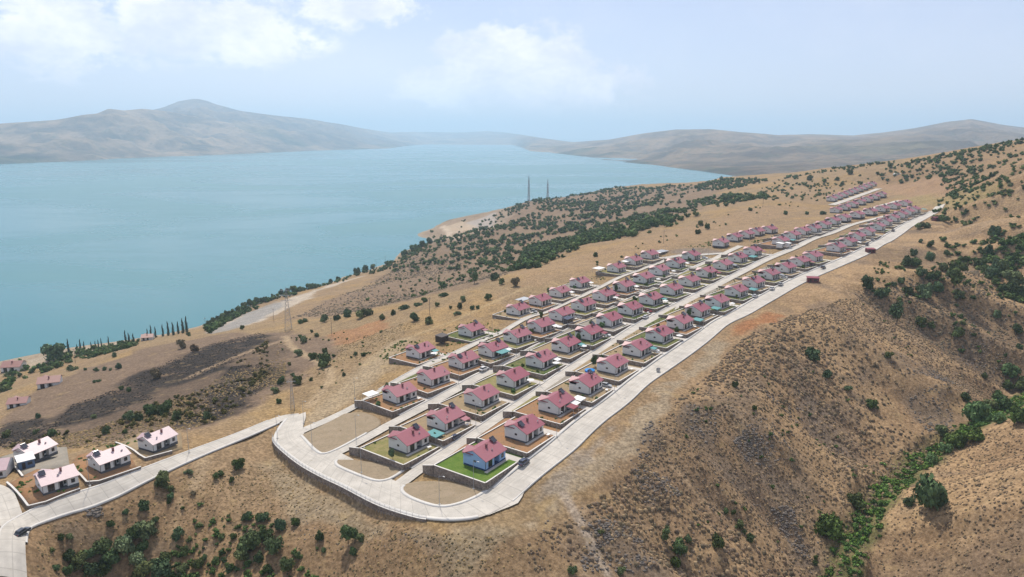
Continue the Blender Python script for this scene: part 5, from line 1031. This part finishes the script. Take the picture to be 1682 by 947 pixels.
# tussocks: thousands of small dry cushions on the slopes
def tussocks(name, pts, label, pal, hk=.75, seed=5):
    g = np.random.default_rng(seed); n = len(pts); k = 6; ang = np.arange(k)/k*2*math.pi
    r = pts[:, 3][:, None]; j = g.uniform(.7, 1.25, (n, k)); off = g.uniform(0, 6.28, (n, 1))
    b = np.stack([pts[:, 0:1]+np.cos(ang+off)*r*j, pts[:, 1:2]+np.sin(ang+off)*r*j, np.repeat(pts[:, 2:3]-.25*r, k, 1)], -1)
    j2 = j*g.uniform(.5, .8, (n, k)); m_ = np.stack([pts[:, 0:1]+np.cos(ang+off+.3)*r*j2, pts[:, 1:2]+np.sin(ang+off+.3)*r*j2, pts[:, 2:3]+r*hk*g.uniform(.55, .9, (n, k))], -1)
    t = np.stack([pts[:, 0]+g.normal(0, .15, n)*r[:, 0], pts[:, 1]+g.normal(0, .15, n)*r[:, 0], pts[:, 2]+r[:, 0]*hk*g.uniform(.9, 1.2, n)], -1)[:, None]
    V = np.concatenate([b, m_, t], 1).reshape(-1, 3); o = (np.arange(n)*(2*k+1))[:, None, None]; F = []
    for q in range(k): w_ = (q+1) % k; F += [(q, w_, k+w_), (q, k+w_, k+q), (k+q, k+w_, 2*k)]
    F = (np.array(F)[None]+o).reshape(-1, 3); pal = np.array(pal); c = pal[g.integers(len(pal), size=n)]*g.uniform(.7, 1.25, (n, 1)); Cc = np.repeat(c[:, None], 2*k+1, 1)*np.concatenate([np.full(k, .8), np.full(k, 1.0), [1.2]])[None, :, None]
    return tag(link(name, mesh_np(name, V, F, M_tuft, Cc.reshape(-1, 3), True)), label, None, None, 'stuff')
PAL = [(.18, .125, .08), (.15, .11, .075), (.22, .155, .09), (.12, .095, .06), (.25, .18, .105)]
T1 = np.vstack([scatter([(1105,665),(1200,575),(1300,520),(1420,480),(1560,560),(1682,560),(1682,600),(1540,740),(1420,860),(1380,946),(870,946),(860,890),(960,835),(1060,740)], 9500, .18, .55, .44, 31), scatter([(1105,665),(1200,575),(1300,520),(1420,480),(1560,560),(1682,560),(1682,600),(1540,740),(1420,860),(1380,946),(870,946),(860,890),(960,835),(1060,740)], 2800, .45, .95, .52, 38), scatter([(1395,946),(1420,890),(1480,820),(1560,755),(1640,720),(1682,700),(1682,946)], 2300, .16, .5, .52, 32)])
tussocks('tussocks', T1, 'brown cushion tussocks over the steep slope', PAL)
T2 = np.vstack([scatter([(480,520),(600,470),(700,405),(790,440),(840,450),(700,485),(600,510)], 3200, .4, 1.1, .42, 33), scatter([(1400,480),(1682,400),(1682,560),(1560,560)], 2600, .25, .8, .44, 34)])
tussocks('tussocks', T2, 'grey brown tussocks on the lakeside hill', [(.15, .12, .085), (.13, .11, .08), (.19, .145, .09)])
T3 = np.vstack([scatter([(60,860),(330,775),(460,750),(560,815),(700,875),(860,885),(860,946),(60,946)], 2600, .12, .42, .47, 35), scatter([(0,740),(150,705),(330,640),(470,555),(470,640),(330,700),(150,738)], 3800, .2, .7, .44, 36), scatter([(480,640),(560,560),(700,520),(600,600),(520,660)], 900, .15, .5, .45, 37)])
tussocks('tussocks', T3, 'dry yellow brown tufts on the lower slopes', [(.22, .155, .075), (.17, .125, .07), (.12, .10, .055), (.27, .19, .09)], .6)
T4 = np.vstack([scatter(p_, n_, .2, .7, .46, 70+q_) for q_, (p_, n_) in enumerate((([(195,632),(262,600),(300,585),(345,566),(430,545),(445,560),(410,580),(360,608),(300,628),(240,645)], 1500), ([(120,662),(185,640),(240,645),(255,655),(190,675),(130,695),(80,705)], 700), ([(345,645),(380,603),(440,598),(472,612),(430,642),(400,668),(330,694),(300,690)], 1300), ([(0,695),(60,685),(100,708),(60,735),(0,738)], 500)))])
tussocks('burnt_tufts', T4, 'blackened burnt tufts and stubble on the burnt hill', [(.022, .019, .018), (.035, .03, .026), (.016, .015, .014), (.06, .045, .033)], .42)
# rock outcrops
def rocks(pts, label, seed=6):
    g = np.random.default_rng(seed); Vs, Fs = [], []; o = 0
    for x, y, z, r in pts: Vs.append(IV*np.array([r, r*.8, r*.6])*(1+g.normal(0, .25, (12, 1)))*g.uniform(.7, 1.3, 3)+[x, y, z+.1*r]); Fs.append(IF+o); o += 12
    return tag(link('rocks', mesh_np('rocks', np.vstack(Vs), np.vstack(Fs), M_rock)), label, None, None, 'stuff')
RK = [([(1205,725),(1260,705),(1295,765),(1270,775),(1225,755)], 420), ([(1265,820),(1300,830),(1335,900),(1310,890)], 260), ([(1490,660),(1560,650),(1570,720),(1520,730)], 300), ([(965,860),(1030,850),(1060,890),(980,900)], 240), ([(1040,765),(1110,770),(1120,810),(1060,815)], 220), ([(1440,600),(1540,600),(1580,640),(1480,640)], 200), ([(960,900),(1080,930),(1060,946),(950,946)], 160), ([(1130,660),(1190,690),(1170,720),(1120,700)], 90), ([(320,640),(400,620),(420,650),(330,690)], 160), ([(1570,540),(1660,580),(1650,610),(1580,580)], 120), ([(1250,660),(1330,680),(1310,710)], 80), ([(1060,690),(1085,690),(1080,740),(1040,760)], 70)]
rocks(np.vstack([scatter(p, n, .12, .62, .47, 60+q) for q, (p, n) in enumerate(RK)]), 'grey rock outcrops breaking through the dry slopes')
rocks(scatter([(860,880),(1100,660),(1300,560),(1500,760),(1380,946),(860,946)], 900, .12, .4, .5, 90), 'pale loose stones strewn over the steep slope', 8)
rocks(np.vstack([scatter([(440,770),(560,840),(700,890),(500,900),(420,830)], 120, .1, .3, .5, 91), scatter([(140,836),(165,832),(170,846),(145,850)], 40, .3, .7, .3, 92)]), 'loose stones and rubble on the front slope', 9)
# shore village at the left edge
VILL = [((12, 672), .3, 1.0, 'white two-slope house at the photo edge below the burnt hill'), ((62, 640), .4, 1.25, 'brownish red-roofed house among the shore village trees'), ((2, 612), .2, 1.6, 'long red-roofed building at the lake edge'), ((232, 560), .3, 1.1, 'small red-roofed house among the shore cypresses')]
for uv, rz, s, lab in VILL:
    p = ground([uv])[0]; house(p, rz, lab, 'old', 1, (5, 3), None, 'red-roofed houses by the lake shore', s*.82)

# ------------------------------------------------------------------ the air
m = bpy.data.materials.new('haze_air'); m.use_nodes = True; t = NT(m.node_tree); t.n.clear()
pv = t.node('ShaderNodeVolumePrincipled', {'Color': (.63, .83, 1.0, 1), 'Density': HAZE_DENSITY, 'Anisotropy': .25})
out = t.node('ShaderNodeOutputMaterial', {'Volume': pv.outputs[0]})
hb_ = MB(); hb_.box(-45000, 45000, -4000, 45000, -101, 820)
h = link('haze', hb_.mesh('haze', m)); tag(h, 'thin pale haze over the lake and hills', None, None, 'stuff')
